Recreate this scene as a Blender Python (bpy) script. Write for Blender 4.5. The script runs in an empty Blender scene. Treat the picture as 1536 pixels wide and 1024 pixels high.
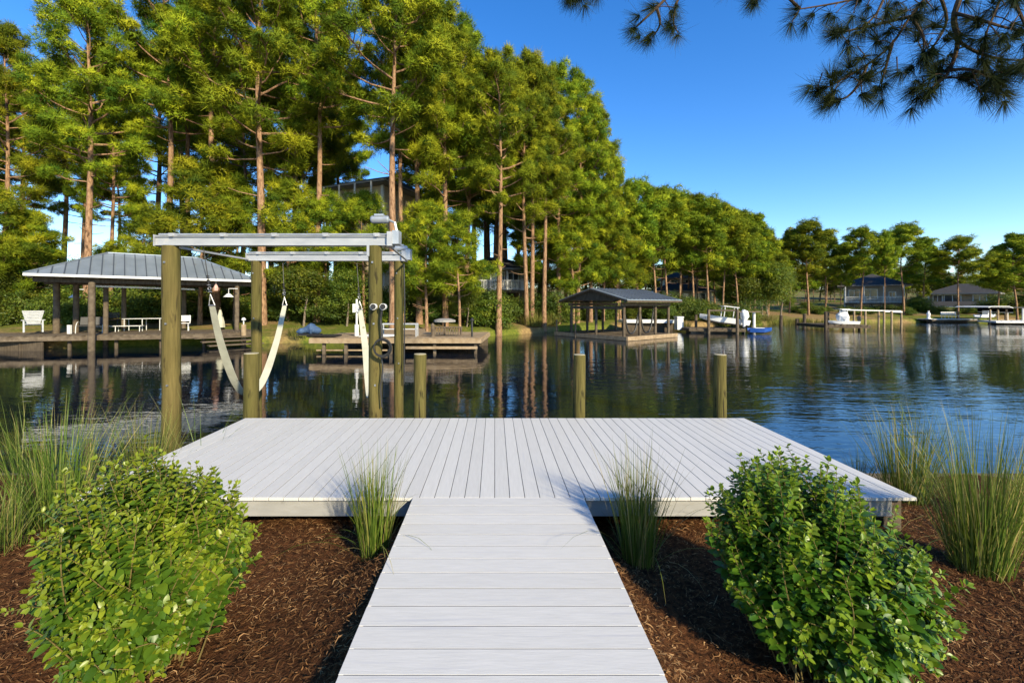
# lake dock scene
SUN_EL, SUN_AZ, SUN_STR, SUN_COL = 27, 146, 4.8, (1.0, .87, .61)
SKY_STR, SKY_SAT, SKY_HUE, AIR, DUST, OZ = .150, 1.31, .509, 1.0, .1, 3.2
EXPO = .85
import bpy, math, random
import numpy as np
from mathutils import Vector, Matrix
R = math.radians
C = bpy.context.scene.collection
EYE, F, CX, CY = 2.52, 650.0, 742.0, 455.0
def X(px, d): return (px - CX) / F * d
def Z(py, d): return EYE - (py - CY) / F * d
def W(px, py, d): return Vector((X(px, d), d, Z(py, d)))
WL = {}                                   # where each root or part has its origin

# ------------------------------------------------------------------ materials
def nodes(name):
    m = bpy.data.materials.new(name); m.use_nodes = True
    nt = m.node_tree; nt.nodes.clear()
    out = nt.nodes.new('ShaderNodeOutputMaterial')
    return m, nt, out
def lk(nt, a, b): nt.links.new(a, b)
def rgba(c): return (c[0], c[1], c[2], 1.0)
def ramp(nt, stops):
    n = nt.nodes.new('ShaderNodeValToRGB'); e = n.color_ramp.elements
    while len(e) < len(stops): e.new(0.5)
    for k, (p, c) in enumerate(stops): e[k].position = p; e[k].color = rgba(c)
    return n
def noise(nt, scale, detail=4, stretch=(1, 1, 1), rough=0.55, dist=0.0):
    tc = nt.nodes.new('ShaderNodeTexCoord'); mp = nt.nodes.new('ShaderNodeMapping')
    mp.inputs['Scale'].default_value = stretch
    n = nt.nodes.new('ShaderNodeTexNoise'); n.inputs['Scale'].default_value = scale
    n.inputs['Detail'].default_value = detail; n.inputs['Roughness'].default_value = rough
    n.inputs['Distortion'].default_value = dist
    lk(nt, tc.outputs['Object'], mp.inputs['Vector']); lk(nt, mp.outputs['Vector'], n.inputs['Vector'])
    return n
def mixc(nt, fac, a, b, mode='MIX'):
    n = nt.nodes.new('ShaderNodeMix'); n.data_type = 'RGBA'; n.blend_type = mode
    if isinstance(fac, float): n.inputs[0].default_value = fac
    else: lk(nt, fac, n.inputs[0])
    for s, v in ((6, a), (7, b)):
        if isinstance(v, tuple): n.inputs[s].default_value = rgba(v)
        else: lk(nt, v, n.inputs[s])
    return n.outputs[2]
def surf(name, c1, c2, scale=6, stretch=(1, 1, 1), rough=0.6, bump=0.2, bscale=None, metal=0.0, tint=0.0, spots=None, spec=0.4, detail=5):
    """two-tone noisy solid surface; tint = how far the 'tint' attribute shifts brightness; spots = (colour, scale, threshold)"""
    m, nt, out = nodes(name)
    b = nt.nodes.new('ShaderNodeBsdfPrincipled'); lk(nt, b.outputs[0], out.inputs[0])
    b.inputs['Roughness'].default_value = rough; b.inputs['Metallic'].default_value = metal
    b.inputs['Specular IOR Level'].default_value = spec
    n = noise(nt, scale, detail, stretch)
    r = ramp(nt, [(0.32, c1), (0.68, c2)]); lk(nt, n.outputs['Fac'], r.inputs[0])
    col = r.outputs[0]
    if spots:
        s = noise(nt, spots[1], 3, spots[3] if len(spots) > 3 else (1, 1, 1)); sr = ramp(nt, [(spots[2], (0, 0, 0)), (spots[2] + 0.08, (1, 1, 1))])
        lk(nt, s.outputs['Fac'], sr.inputs[0]); col = mixc(nt, sr.outputs[0], col, spots[0])
    if tint:
        a = nt.nodes.new('ShaderNodeAttribute'); a.attribute_name = 'tint'
        mr = nt.nodes.new('ShaderNodeMapRange'); lk(nt, a.outputs['Fac'], mr.inputs[0])
        mr.inputs[3].default_value = 1 - tint; mr.inputs[4].default_value = 1 + tint
        h = nt.nodes.new('ShaderNodeHueSaturation'); lk(nt, col, h.inputs['Color']); lk(nt, mr.outputs[0], h.inputs['Value']); col = h.outputs[0]
    lk(nt, col, b.inputs['Base Color'])
    rr = nt.nodes.new('ShaderNodeMapRange'); lk(nt, n.outputs['Fac'], rr.inputs[0])
    rr.inputs[3].default_value = max(0.02, rough - 0.12); rr.inputs[4].default_value = min(1, rough + 0.12); lk(nt, rr.outputs[0], b.inputs['Roughness'])
    if bump:
        bn = noise(nt, bscale or scale * 3, 6, stretch); bp = nt.nodes.new('ShaderNodeBump')
        bp.inputs['Strength'].default_value = bump; bp.inputs['Distance'].default_value = 0.02
        lk(nt, bn.outputs['Fac'], bp.inputs['Height']); lk(nt, bp.outputs[0], b.inputs['Normal'])
    return m
def cracks(m, col, scale, stretch, th):
    nt = m.node_tree; b = next(n for n in nt.nodes if n.type == 'BSDF_PRINCIPLED'); src = b.inputs['Base Color'].links[0].from_socket
    s = noise(nt, scale, 2, stretch, .5, .4); r = ramp(nt, [(th, (0, 0, 0)), (th + .03, (1, 1, 1))]); lk(nt, s.outputs['Fac'], r.inputs[0])
    g = noise(nt, 1.3, 3, (1, 1, .5)); gr = ramp(nt, [(.35, (.72, .80, .62)), (.65, (1.18, 1.08, 1.05))]); lk(nt, g.outputs['Fac'], gr.inputs[0])
    lk(nt, mixc(nt, r.outputs[0], mixc(nt, 1.0, src, gr.outputs[0], 'MULTIPLY'), col), b.inputs['Base Color'])
def leaf(name, dark, mid, light, trans=0.35, rough=0.5, var=0.12, spec=0.3, tcol=None):
    """foliage: the 'tint' attribute (one value per leaf or tuft) picks the leaf's own colour"""
    m, nt, out = nodes(name)
    a = nt.nodes.new('ShaderNodeAttribute'); a.attribute_name = 'tint'
    r = ramp(nt, [(0.0, dark), (0.5, mid), (1.0, light)]); lk(nt, a.outputs['Fac'], r.inputs[0])
    oi = nt.nodes.new('ShaderNodeObjectInfo'); mr = nt.nodes.new('ShaderNodeMapRange'); lk(nt, oi.outputs['Random'], mr.inputs[0])
    mr.inputs[3].default_value = 1 - var; mr.inputs[4].default_value = 1 + var
    mh = nt.nodes.new('ShaderNodeMapRange'); lk(nt, oi.outputs['Random'], mh.inputs[0]); mh.inputs[3].default_value = 0.5 - 0.012; mh.inputs[4].default_value = 0.5 + 0.018
    h = nt.nodes.new('ShaderNodeHueSaturation'); lk(nt, r.outputs[0], h.inputs['Color']); lk(nt, mr.outputs[0], h.inputs['Value']); lk(nt, mh.outputs[0], h.inputs['Hue'])
    b = nt.nodes.new('ShaderNodeBsdfPrincipled'); lk(nt, h.outputs[0], b.inputs['Base Color'])
    b.inputs['Roughness'].default_value = rough; b.inputs['Specular IOR Level'].default_value = spec
    t = nt.nodes.new('ShaderNodeBsdfTranslucent')
    tc = mixc(nt, 0.5, h.outputs[0], tcol or light); lk(nt, tc, t.inputs[0])
    mx = nt.nodes.new('ShaderNodeMixShader'); mx.inputs[0].default_value = trans
    lk(nt, b.outputs[0], mx.inputs[1]); lk(nt, t.outputs[0], mx.inputs[2]); lk(nt, mx.outputs[0], out.inputs[0])
    return m
def plain(name, c, rough=0.5, metal=0.0, var=0.12, scale=9):
    return surf(name, tuple(v * (1 - var) for v in c), tuple(v * (1 + var) for v in c), scale, rough=rough, metal=metal, bump=0.05)

M = {}
M['deck'] = surf('white_deck_board', (.52, .51, .482), (.575, .562, .532), 5, (1.2, 16, 1.2), .5, .08, 12, tint=.03, spec=.3, spots=((.485, .48, .475), 3, .62, (.35, 9, 1)))
M['deck_y'] = surf('white_deck_board_long', (.52, .51, .482), (.575, .562, .532), 5, (16, 1.0, 1.2), .5, .08, 12, tint=.03, spec=.3, spots=((.50, .50, .50), 3, .64, (9, .35, 1)))
M['fascia'] = surf('shade_toned_fascia', (.265, .262, .25), (.32, .315, .30), 4, (1, 1, 3), .55, .1, spots=((.21, .205, .19), 7, .68))  # base colour lowered to stand in for shade on the fascia
M['pole'] = surf('treated_pole', (.070, .060, .019), (.128, .108, .038), 5, (5, 5, .35), .8, .6, 9, spots=((.035, .029, .012), 6, .60, (2.0, 2.0, .45)), spec=.15)
cracks(M['pole'], (.02, .016, .008), 3.2, (9, 9, .28), .66)
M['pole_top'] = surf('cut_pole_top', (.30, .26, .16), (.40, .36, .24), 14, rough=.85, bump=.3)
M['timber'] = surf('weathered_shade_timber', (.075, .056, .038), (.15, .118, .082), 4, (1, 1, 1), .85, .4, 10, tint=.22, spec=.15, spots=((.09, .07, .05), 3, .62))  # weathered tone, darkened as well in place of shade under the trees
M['timber_dark'] = surf('dark_timber', (.05, .038, .026), (.10, .078, .055), 4, (3, 3, .6), .85, .4, 10, spec=.15)
M['timber_warm'] = surf('tan_timber', (.22, .155, .09), (.33, .25, .16), 4, (1, 1, 1), .8, .3, 10, tint=.18, spec=.15, spots=((.20, .15, .10), 3, .64))
M['alu'] = surf('galvanised_beam', (.32, .33, .345), (.41, .42, .43), 3, (1, 3, 3), .42, .05, metal=.25, spots=((.45, .44, .42), 6, .66))
M['alu_dark'] = surf('grey_gear_case', (.30, .33, .36), (.40, .43, .46), 6, rough=.4, bump=.05, metal=.4)
M['roof'] = surf('standing_seam_metal', (.24, .285, .34), (.31, .355, .41), 1.2, (1, 1, 1), .34, .04, metal=.5, spots=((.23, .25, .27), 1.6, .63))
M['shingle'] = surf('grey_shingle', (.042, .041, .041), (.078, .076, .075), 9, (1, 1, 3), .95, .4, 22, spec=.04)
M['shingle_tan'] = surf('tan_shingle', (.09, .075, .06), (.15, .125, .10), 9, (1, 1, 3), .9, .4, 22, spec=.2)
M['cream'] = surf('cream_siding', (.42, .35, .25), (.52, .44, .32), 3, (1, 1, 6), .7, .1)
M['greywall'] = surf('grey_siding', (.20, .19, .175), (.28, .265, .24), 3, (1, 1, 6), .7, .1)
M['white'] = surf('white_paint', (.56, .56, .545), (.66, .66, .645), 5, rough=.45, bump=.05, spots=((.58, .57, .54), 4, .68))
M['boatwhite'] = surf('white_gelcoat', (.74, .75, .76), (.82, .82, .82), 3, rough=.2, bump=.0, spec=.5)
M['blue'] = surf('blue_hull_paint', (.015, .06, .26), (.025, .09, .34), 3, rough=.3, bump=.02)
M['bluecover'] = surf('blue_cover', (.02, .05, .12), (.06, .11, .20), 6, rough=.8, bump=.3)
M['black'] = surf('black_rubber', (.012, .012, .013), (.03, .03, .03), 8, rough=.5, bump=.1)
M['seam'] = plain('shadow_roof_seam', (.075, .09, .115), .5, .3)  # dark colour paints in the shadow side of the roof ribs
M['glass'] = surf('window_glass', (.015, .02, .025), (.03, .04, .05), 1, rough=.06, bump=0, spec=.7)
M['strap'] = surf('webbing_strap', (.36, .355, .275), (.45, .445, .355), 5, (1, 1, 1), .85, .3, 40, spots=((.14, .13, .08), 5, .66))
M['steel'] = surf('steel_cable', (.25, .25, .26), (.42, .42, .43), 20, rough=.4, bump=.1, metal=.7)
M['bark'] = surf('pine_bark', (.15, .082, .046), (.36, .225, .13), 3.2, (3, 3, .9), .9, .9, 7, spec=.1, spots=((.085, .05, .03), 4, .58, (2.5, 2.5, .55)))
M['bark_grey'] = surf('grey_bark', (.11, .085, .06), (.23, .185, .14), 4, (3, 3, .8), .9, .8, 8, spec=.1)
M['twig'] = surf('dark_twig', (.045, .03, .02), (.09, .062, .04), 20, rough=.9, bump=.4, spec=.1)
M['stem'] = surf('shrub_stem', (.10, .075, .025), (.17, .13, .045), 20, rough=.8, bump=.2, spec=.15)
M['needle'] = leaf('pine_needles', (.028, .068, .007), (.150, .200, .010), (.36, .36, .016), .12, .7, .28, spec=.1, tcol=(.38, .36, .015))
M['needle_near'] = leaf('shade_toned_near_needles', (.011, .022, .008), (.022, .038, .010), (.06, .066, .016), .15, .6, .1, spec=.12)  # needle colour kept dark in place of shade on the overhanging boughs
M['broad'] = leaf('broad_leaves', (.035, .075, .010), (.105, .150, .016), (.23, .24, .02), .35, .5, .18)
M['hedge'] = leaf('hedge_leaves', (.035, .07, .010), (.085, .13, .016), (.17, .20, .02), .3, .55, .18)
M['reed'] = leaf('reed_blades', (.07, .08, .015), (.14, .135, .025), (.24, .20, .05), .35, .6, .15)
M['shrub'] = leaf('shrub_leaves', (.028, .080, .009), (.064, .140, .011), (.21, .27, .018), .24, .38, .06, spec=.4, tcol=(.22, .32, .01))
M['grassblade'] = leaf('ornamental_grass', (.060, .105, .014), (.130, .180, .020), (.36, .29, .10), .30, .5, .08, tcol=(.16, .20, .02))
M['chip'] = leaf('mulch_chips', (.045, .018, .008), (.19, .082, .036), (.42, .235, .12), .0, .85, .0, spec=.1)
M['mulch'] = surf('mulch_soil', (.018, .009, .005), (.12, .05, .02), 24, rough=.95, bump=1.0, bscale=60, spec=.05, detail=8)
M['rock'] = surf('shore_rock', (.12, .11, .09), (.24, .22, .18), 4, rough=.9, bump=.6)
M['straw'] = surf('leaf_litter', (.16, .09, .04), (.30, .18, .08), 5, rough=.95, bump=.8)

def ground_far():
    m, nt, out = nodes('far_bank_ground')
    b = nt.nodes.new('ShaderNodeBsdfPrincipled'); lk(nt, b.outputs[0], out.inputs[0]); b.inputs['Roughness'].default_value = .95; b.inputs['Specular IOR Level'].default_value = .1
    n1 = noise(nt, .16, 4); r1 = ramp(nt, [(.45, (0, 0, 0)), (.56, (1, 1, 1))]); lk(nt, n1.outputs['Fac'], r1.inputs[0])
    n2 = noise(nt, 5, 6); r2 = ramp(nt, [(.3, (.06, .085, .012)), (.7, (.14, .15, .022))]); lk(nt, n2.outputs['Fac'], r2.inputs[0])
    r3 = ramp(nt, [(.3, (.15, .10, .045)), (.7, (.28, .19, .08))]); lk(nt, n2.outputs['Fac'], r3.inputs[0])
    lk(nt, mixc(nt, r1.outputs[0], r2.outputs[0], r3.outputs[0]), b.inputs['Base Color'])
    bp = nt.nodes.new('ShaderNodeBump'); bp.inputs['Distance'].default_value = .08; lk(nt, n2.outputs['Fac'], bp.inputs['Height']); lk(nt, bp.outputs[0], b.inputs['Normal'])
    return m
M['bank'] = ground_far()
def water():
    m, nt, out = nodes('canal_water')
    b = nt.nodes.new('ShaderNodeBsdfPrincipled'); lk(nt, b.outputs[0], out.inputs[0])
    b.inputs['Base Color'].default_value = (.001, .006, .015, 1); b.inputs['Roughness'].default_value = .015; b.inputs['IOR'].default_value = 2.0
    a = noise(nt, .9, 3, (.55, 1.5, 1), .5, .3); c = noise(nt, 4.2, 3, (.55, 1.3, 1), .55, .2)
    w = noise(nt, .055, 3, (1, 1.6, 1)); wr = ramp(nt, [(.40, (.25, .25, .25)), (.62, (1, 1, 1))]); lk(nt, w.outputs['Fac'], wr.inputs[0])
    m1 = nt.nodes.new('ShaderNodeMath'); m1.operation = 'MULTIPLY_ADD'; lk(nt, c.outputs['Fac'], m1.inputs[0]); m1.inputs[1].default_value = .42; lk(nt, a.outputs['Fac'], m1.inputs[2])
    m2 = nt.nodes.new('ShaderNodeMath'); m2.operation = 'MULTIPLY'; lk(nt, m1.outputs[0], m2.inputs[0]); lk(nt, wr.outputs[0], m2.inputs[1])
    tc = nt.nodes.new('ShaderNodeTexCoord'); sp = nt.nodes.new('ShaderNodeSeparateXYZ'); lk(nt, tc.outputs['Object'], sp.inputs[0]); gx = nt.nodes.new('ShaderNodeMapRange'); lk(nt, sp.outputs[0], gx.inputs[0])
    for k_, v_ in zip((1, 2, 3, 4), (-3.0, 24.0, .95, 2.9)): gx.inputs[k_].default_value = v_
    m3 = nt.nodes.new('ShaderNodeMath'); m3.operation = 'MULTIPLY'; lk(nt, m2.outputs[0], m3.inputs[0]); lk(nt, gx.outputs[0], m3.inputs[1]); m2 = m3
    bp = nt.nodes.new('ShaderNodeBump'); bp.inputs['Strength'].default_value = 1.0; bp.inputs['Distance'].default_value = WAVE
    lk(nt, m2.outputs[0], bp.inputs['Height']); lk(nt, bp.outputs[0], b.inputs['Normal'])
    return m
WAVE = .017
M['water'] = water()

# ------------------------------------------------------------------ mesh builders
class MB:
    def __init__(s, m=None): s.v = []; s.f = []; s.t = []; s.m = m; s.tint = .5
    def add(s, vs, fs):
        o = len(s.v)
        for p in vs:
            p = Vector(p); s.v.append(tuple(s.m @ p if s.m else p))
        for f in fs: s.f.append(tuple(i + o for i in f)); s.t.append(s.tint)
    def box(s, a, b):
        (x0, y0, z0), (x1, y1, z1) = a, b
        s.add([(x0, y0, z0), (x1, y0, z0), (x1, y1, z0), (x0, y1, z0), (x0, y0, z1), (x1, y0, z1), (x1, y1, z1), (x0, y1, z1)],
              [(0, 3, 2, 1), (4, 5, 6, 7), (0, 1, 5, 4), (1, 2, 6, 5), (2, 3, 7, 6), (3, 0, 4, 7)])
    def cbox(s, c, d): s.box([c[i] - d[i] / 2 for i in range(3)], [c[i] + d[i] / 2 for i in range(3)])
    def bbox(s, a, b, e=.004):
        """box with chamfered long edges on top (boards)"""
        (x0, y0, z0), (x1, y1, z1) = a, b
        s.add([(x0, y0, z0), (x1, y0, z0), (x1, y1, z0), (x0, y1, z0), (x0, y0, z1 - e), (x1, y0, z1 - e), (x1, y1, z1 - e), (x0, y1, z1 - e),
               (x0 + e, y0 + e, z1), (x1 - e, y0 + e, z1), (x1 - e, y1 - e, z1), (x0 + e, y1 - e, z1)],
              [(0, 3, 2, 1), (0, 1, 5, 4), (1, 2, 6, 5), (2, 3, 7, 6), (3, 0, 4, 7), (4, 5, 9, 8), (5, 6, 10, 9), (6, 7, 11, 10), (7, 4, 8, 11), (8, 9, 10, 11)])
    def bar(s, p0, p1, w, h, up=(0, 0, 1)):
        p0, p1 = Vector(p0), Vector(p1); d = (p1 - p0).normalized(); u = Vector(up)
        if abs(d.dot(u)) > .99: u = Vector((0, 1, 0))
        a = d.cross(u).normalized() * (w / 2); b = a.cross(d).normalized() * (h / 2)
        s.add([p0 - a - b, p0 + a - b, p0 + a + b, p0 - a + b, p1 - a - b, p1 + a - b, p1 + a + b, p1 - a + b],
              [(0, 3, 2, 1), (4, 5, 6, 7), (0, 1, 5, 4), (1, 2, 6, 5), (2, 3, 7, 6), (3, 0, 4, 7)])
    def tube(s, pts, rad, n=8, cap=True):
        pts = [Vector(p) for p in pts]
        if not hasattr(rad, '__len__'): rad = [rad] * len(pts)
        vs, fs = [], []; ref = Vector((0, 0, 1))
        d0 = (pts[1] - pts[0]).normalized()
        a = d0.cross(ref if abs(d0.z) < .9 else Vector((1, 0, 0))).normalized()
        for i, p in enumerate(pts):
            d = (pts[min(i + 1, len(pts) - 1)] - pts[max(i - 1, 0)]).normalized()
            a = (a - d * a.dot(d)).normalized(); b = d.cross(a)
            for k in range(n):
                t = 2 * math.pi * k / n; vs.append(p + (a * math.cos(t) + b * math.sin(t)) * rad[i])
        for i in range(len(pts) - 1):
            for k in range(n):
                k2 = (k + 1) % n; fs.append((i * n + k, i * n + k2, (i + 1) * n + k2, (i + 1) * n + k))
        if cap: fs.append(tuple(range(n))[::-1]); fs.append(tuple((len(pts) - 1) * n + k for k in range(n)))
        s.add(vs, fs)
    def prism(s, pts, z0, z1):
        n = len(pts); s.add([(p[0], p[1], z0) for p in pts] + [(p[0], p[1], z1) for p in pts],
              [tuple(range(n))[::-1], tuple(range(n, 2 * n))] + [(i, (i + 1) % n, n + (i + 1) % n, n + i) for i in range(n)])
    def ring(s, c, r, rr, ax='y', n=18, m=6):
        vs, fs = [], []
        for i in range(n):
            t = 2 * math.pi * i / n
            for j in range(m):
                q = 2 * math.pi * j / m; rad = r + rr * math.cos(q); h = rr * math.sin(q)
                p = (rad * math.cos(t), h, rad * math.sin(t)) if ax == 'y' else (rad * math.cos(t), rad * math.sin(t), h)
                vs.append((c[0] + p[0], c[1] + p[1], c[2] + p[2]))
        for i in range(n):
            for j in range(m):
                fs.append((i * m + j, ((i + 1) % n) * m + j, ((i + 1) % n) * m + (j + 1) % m, i * m + (j + 1) % m))
        s.add(vs, fs)
    def build(s, name, mat, parent=None, loc=None, smooth=False):
        base = Vector(WL.get(parent.name, (0, 0, 0))) if parent else Vector(loc or (0, 0, 0))
        me = bpy.data.meshes.new(name); me.from_pydata([tuple(Vector(p) - base) for p in s.v], [], s.f); me.update()
        at = me.attributes.new('tint', 'FLOAT', 'FACE'); at.data.foreach_set('value', s.t)
        me.materials.append(M[mat])
        if smooth: me.shade_smooth(); me.set_sharp_from_angle(angle=R(40))
        o = bpy.data.objects.new(name, me); C.objects.link(o)
        if parent: o.parent = parent
        else: o.location = base
        WL[o.name] = tuple(base)
        return o
def np_mesh(name, V, Fc, mat, parent=None, tint=None, loc=(0, 0, 0)):
    """V (n,3); Fc (m,k) faces of equal size; tint per vertex"""
    me = bpy.data.meshes.new(name); k = Fc.shape[1]; m = len(Fc)
    base = np.array(WL.get(parent.name, (0, 0, 0)) if parent else loc)
    me.vertices.add(len(V)); me.vertices.foreach_set('co', (V - base).astype(np.float32).ravel())
    me.loops.add(m * k); me.loops.foreach_set('vertex_index', Fc.astype(np.int32).ravel())
    me.polygons.add(m); me.polygons.foreach_set('loop_start', np.arange(0, m * k, k, dtype=np.int32))
    me.update(calc_edges=True); me.validate()
    if tint is not None:
        at = me.attributes.new('tint', 'FLOAT', 'POINT'); at.data.foreach_set('value', tint.astype(np.float32))
    me.materials.append(M[mat])
    o = bpy.data.objects.new(name, me); C.objects.link(o)
    if parent: o.parent = parent
    else: o.location = tuple(base)
    WL[o.name] = tuple(base)
    return o
def tag(o, label=None, cat=None, group=None, kind=None):
    if label: o['label'] = label
    if cat: o['category'] = cat
    if group: o['group'] = group
    if kind: o['kind'] = kind
    return o
def thing(name, label, cat, loc=(0, 0, 0), group=None):
    o = bpy.data.objects.new(name, None); C.objects.link(o); o.location = loc; o.empty_display_size = .2; WL[o.name] = tuple(loc)
    return tag(o, label, cat, group)
def local(loc, ang): return Matrix.Translation(Vector(loc)) @ Matrix.Rotation(ang, 4, 'Z')
def copy_tree(root, loc, rz, sc, label, cat, group=None, name=None):
    r = root.copy(); C.objects.link(r); r.location = loc; r.rotation_euler = (0, 0, rz); r.scale = (sc, sc, sc) if not hasattr(sc, '__len__') else sc
    for k in ('group',):
        if k in r: del r[k]
    tag(r, label, cat, group)
    for ch in root.children:
        c = ch.copy(); C.objects.link(c); c.parent = r
        for g in ch.children:
            d = g.copy(); C.objects.link(d); d.parent = c
    return r

# ------------------------------------------------------------------ foliage
def unit(a): return a / (np.linalg.norm(a, axis=1, keepdims=True) + 1e-9)
def blades(rng, P, D, n, L, w, spread, droop=0.0, jit=.12):
    """needle tufts: at each P along D, n triangles; returns verts, faces, tint"""
    N = len(P); P2 = np.repeat(P, n, 0); D2 = np.repeat(D, n, 0)
    d = unit(D2 + rng.normal(0, spread, (N * n, 3))); d[:, 2] -= droop; d = unit(d)
    s = unit(np.cross(d, rng.normal(0, 1, (N * n, 3)))) * w / 2
    l = L * rng.uniform(.65, 1.1, (N * n, 1)); q = P2 + d * l * .08
    V = np.stack([q - s, q + s, q + d * l + s * .25, q + d * l - s * .25], 1).reshape(-1, 3)
    Fc = np.arange(N * n * 4).reshape(-1, 4)
    tt = np.clip(np.repeat(rng.beta(2.2, 2.2, N), n) + rng.normal(0, jit, N * n), 0, 1)
    return V, Fc, np.repeat(tt, 4)
def puffs(rng, P, D, RR, n, L, w):
    """brush-like needle puffs: flecks lying over a rounded tuft, plus needles standing out of it"""
    N = len(P); n2 = n // 3; r = np.repeat(RR, n)[:, None]
    q = unit(rng.normal(0, 1, (N * n, 3)) + np.repeat(D, n, 0) * .55); sc = np.array([1, 1, .78]); c = np.repeat(P, n, 0) + q * r * sc * rng.uniform(.40, 1.0, (N * n, 1)) ** .45
    nn = unit(q + rng.normal(0, .26, (N * n, 3))); h = unit(np.cross(nn, rng.normal(0, 1, (N * n, 3)))); s_ = np.cross(nn, h)
    l = L * rng.uniform(.6, 1.15, (N * n, 1)); ww = w * rng.uniform(.6, 1.2, (N * n, 1)) / 2
    V1 = np.stack([c - h * l * .5 - s_ * ww * .4, c - h * l * .1 + s_ * ww - s_ * ww * 2, c + h * l * .5, c - h * l * .1 + s_ * ww], 1).reshape(-1, 3)
    tp = rng.beta(2.0, 2.0, N); t1 = np.clip(np.repeat(tp, n) * 1.1 - .05 + rng.normal(0, .09, N * n), 0, 1)
    r2 = np.repeat(RR, n2)[:, None]; q2 = unit(rng.normal(0, 1, (N * n2, 3)) + np.repeat(D, n2, 0) * .8); c2 = np.repeat(P, n2, 0) + q2 * r2 * .5; s2 = unit(np.cross(q2, rng.normal(0, 1, (N * n2, 3)))) * w * .32; e = c2 + q2 * r2 * rng.uniform(.6, 1.05, (N * n2, 1))
    V2 = np.stack([c2 - s2, c2 + s2, e + s2 * .3, e - s2 * .3], 1).reshape(-1, 3); t2 = np.clip(np.repeat(tp, n2) * 1.1 - .05 + rng.normal(0, .09, N * n2), 0, 1)
    V = np.concatenate([V1, V2]); return V, np.arange(len(V)).reshape(-1, 4), np.repeat(np.concatenate([t1, t2]), 4)
def pine_proto(name, seed, H, c0, spread, n_limb, r0, needle_n=170, L=.25, w=.042, flat=.0, dead=5, sub=2.0, puff=1.0):
    rnd = random.Random(seed); rng = np.random.default_rng(seed)
    root = thing(name, 'pine', 'tree')
    tr = MB(); pts = []; bx, by = rnd.uniform(-.5, .5), rnd.uniform(-.5, .5); ph = rnd.uniform(0, 6)
    for i in range(13):
        t = i / 12; pts.append(Vector((bx * math.sin(t * 2.4 + ph * .2) * t + .12 * math.sin(t * 7 + ph) * t, by * t * math.sin(t * 2 + 1) + .12 * math.cos(t * 6 + ph) * t, t * H - (.4 if i == 0 else 0))))
    rad = [r0 * (1.0 - .86 * (i / 12) ** 1.15) * (1.22 if i == 0 else 1) for i in range(13)]
    tr.tube(pts, rad, 10)
    def at(t):
        k = min(11, int(t * 12)); return pts[k].lerp(pts[k + 1], t * 12 - k)
    P, D, RR = [], [], []
    def cluster(p, d, m, s):
        for _ in range(1 if m > 3 or rnd.random() < .45 else 0):
            o = Vector((rnd.gauss(0, s), rnd.gauss(0, s), rnd.gauss(0, s * .7)))
            P.append(tuple(p + o)); D.append(tuple((d * .5 + Vector((0, 0, .8))).normalized())); RR.append(rnd.uniform(.30, .60) * (1 if m > 3 else .8) * puff)
    az = rnd.uniform(0, 6)
    for i in range(n_limb + dead):
        if i >= n_limb: t = rnd.uniform(c0 * .55, c0 * 1.02)
        else: t = c0 + (1 - c0) * ((i + rnd.uniform(0, 1)) / n_limb) ** .9 * .985
        az += 2.4 + rnd.uniform(-.5, .5); u = max(0, (t - c0) / (1 - c0))
        prof = (1 - u ** 1.8) * .85 + .22
        if u < .25: prof *= .65 + 1.4 * u
        Lb = spread * prof * rnd.uniform(.65, 1.15)
        el = R(-4 + 50 * u ** 1.3 + rnd.uniform(-10, 12))
        d = Vector((math.cos(az) * math.cos(el), math.sin(az) * math.cos(el), math.sin(el)))
        p = at(min(.985, t)); lp = [p.copy()]; ns = 6
        for k in range(ns):
            d = (d + Vector((rnd.gauss(0, .13), rnd.gauss(0, .13), .09 + rnd.gauss(0, .07)))).normalized(); p = p + d * Lb / ns; lp.append(p.copy())
        rb = max(.018, r0 * .30 * (1 - .55 * u) * (Lb / spread + .2))
        if i >= n_limb: lp = lp[:rnd.randint(3, 5)]; tr.tube(lp, [rb * .5 * (1 - k / len(lp)) + .008 for k in range(len(lp))], 5); continue
        tr.tube(lp, [rb * (1 - .8 * k / ns) + .006 for k in range(len(lp))], 5)
        nsub = max(3, int(Lb * sub))
        for j in range(nsub):
            q = .46 + .54 * (j + rnd.random()) / nsub; k = min(ns - 1, int(q * ns)); bp = lp[k].lerp(lp[k + 1], q * ns - k)
            side = Vector((-d.y, d.x, 0)) * (1 if j % 2 else -1)
            sd = (d * rnd.uniform(.4, .9) + side * rnd.uniform(.4, 1.0) + Vector((0, 0, rnd.uniform(.0, .65)))).normalized()
            sl = rnd.uniform(.4, 1.05) * (.55 + .45 * Lb / spread); e = bp + sd * sl
            tr.tube([bp, bp.lerp(e, .5) + Vector((0, 0, .05)), e], [rb * .32 + .004, rb * .2 + .004, .006], 4, False)
            cluster(e, sd, rnd.randint(4, 7), .17); cluster(bp.lerp(e, .62), sd, rnd.randint(2, 4), .14)
        cluster(lp[-1], d, 6, .17)
    for _ in range(3): cluster(pts[-1] + Vector((rnd.gauss(0, .2), rnd.gauss(0, .2), rnd.uniform(-.5, .1))), Vector((0, 0, 1)), 6, .2)
    tr.build('trunk', 'bark', root, smooth=True)
    V, Fc, t = puffs(rng, np.array(P), np.array(D), np.array(RR), needle_n, L, w)
    np_mesh('crown', V, Fc, 'needle', root, t)
    return root, H
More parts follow.
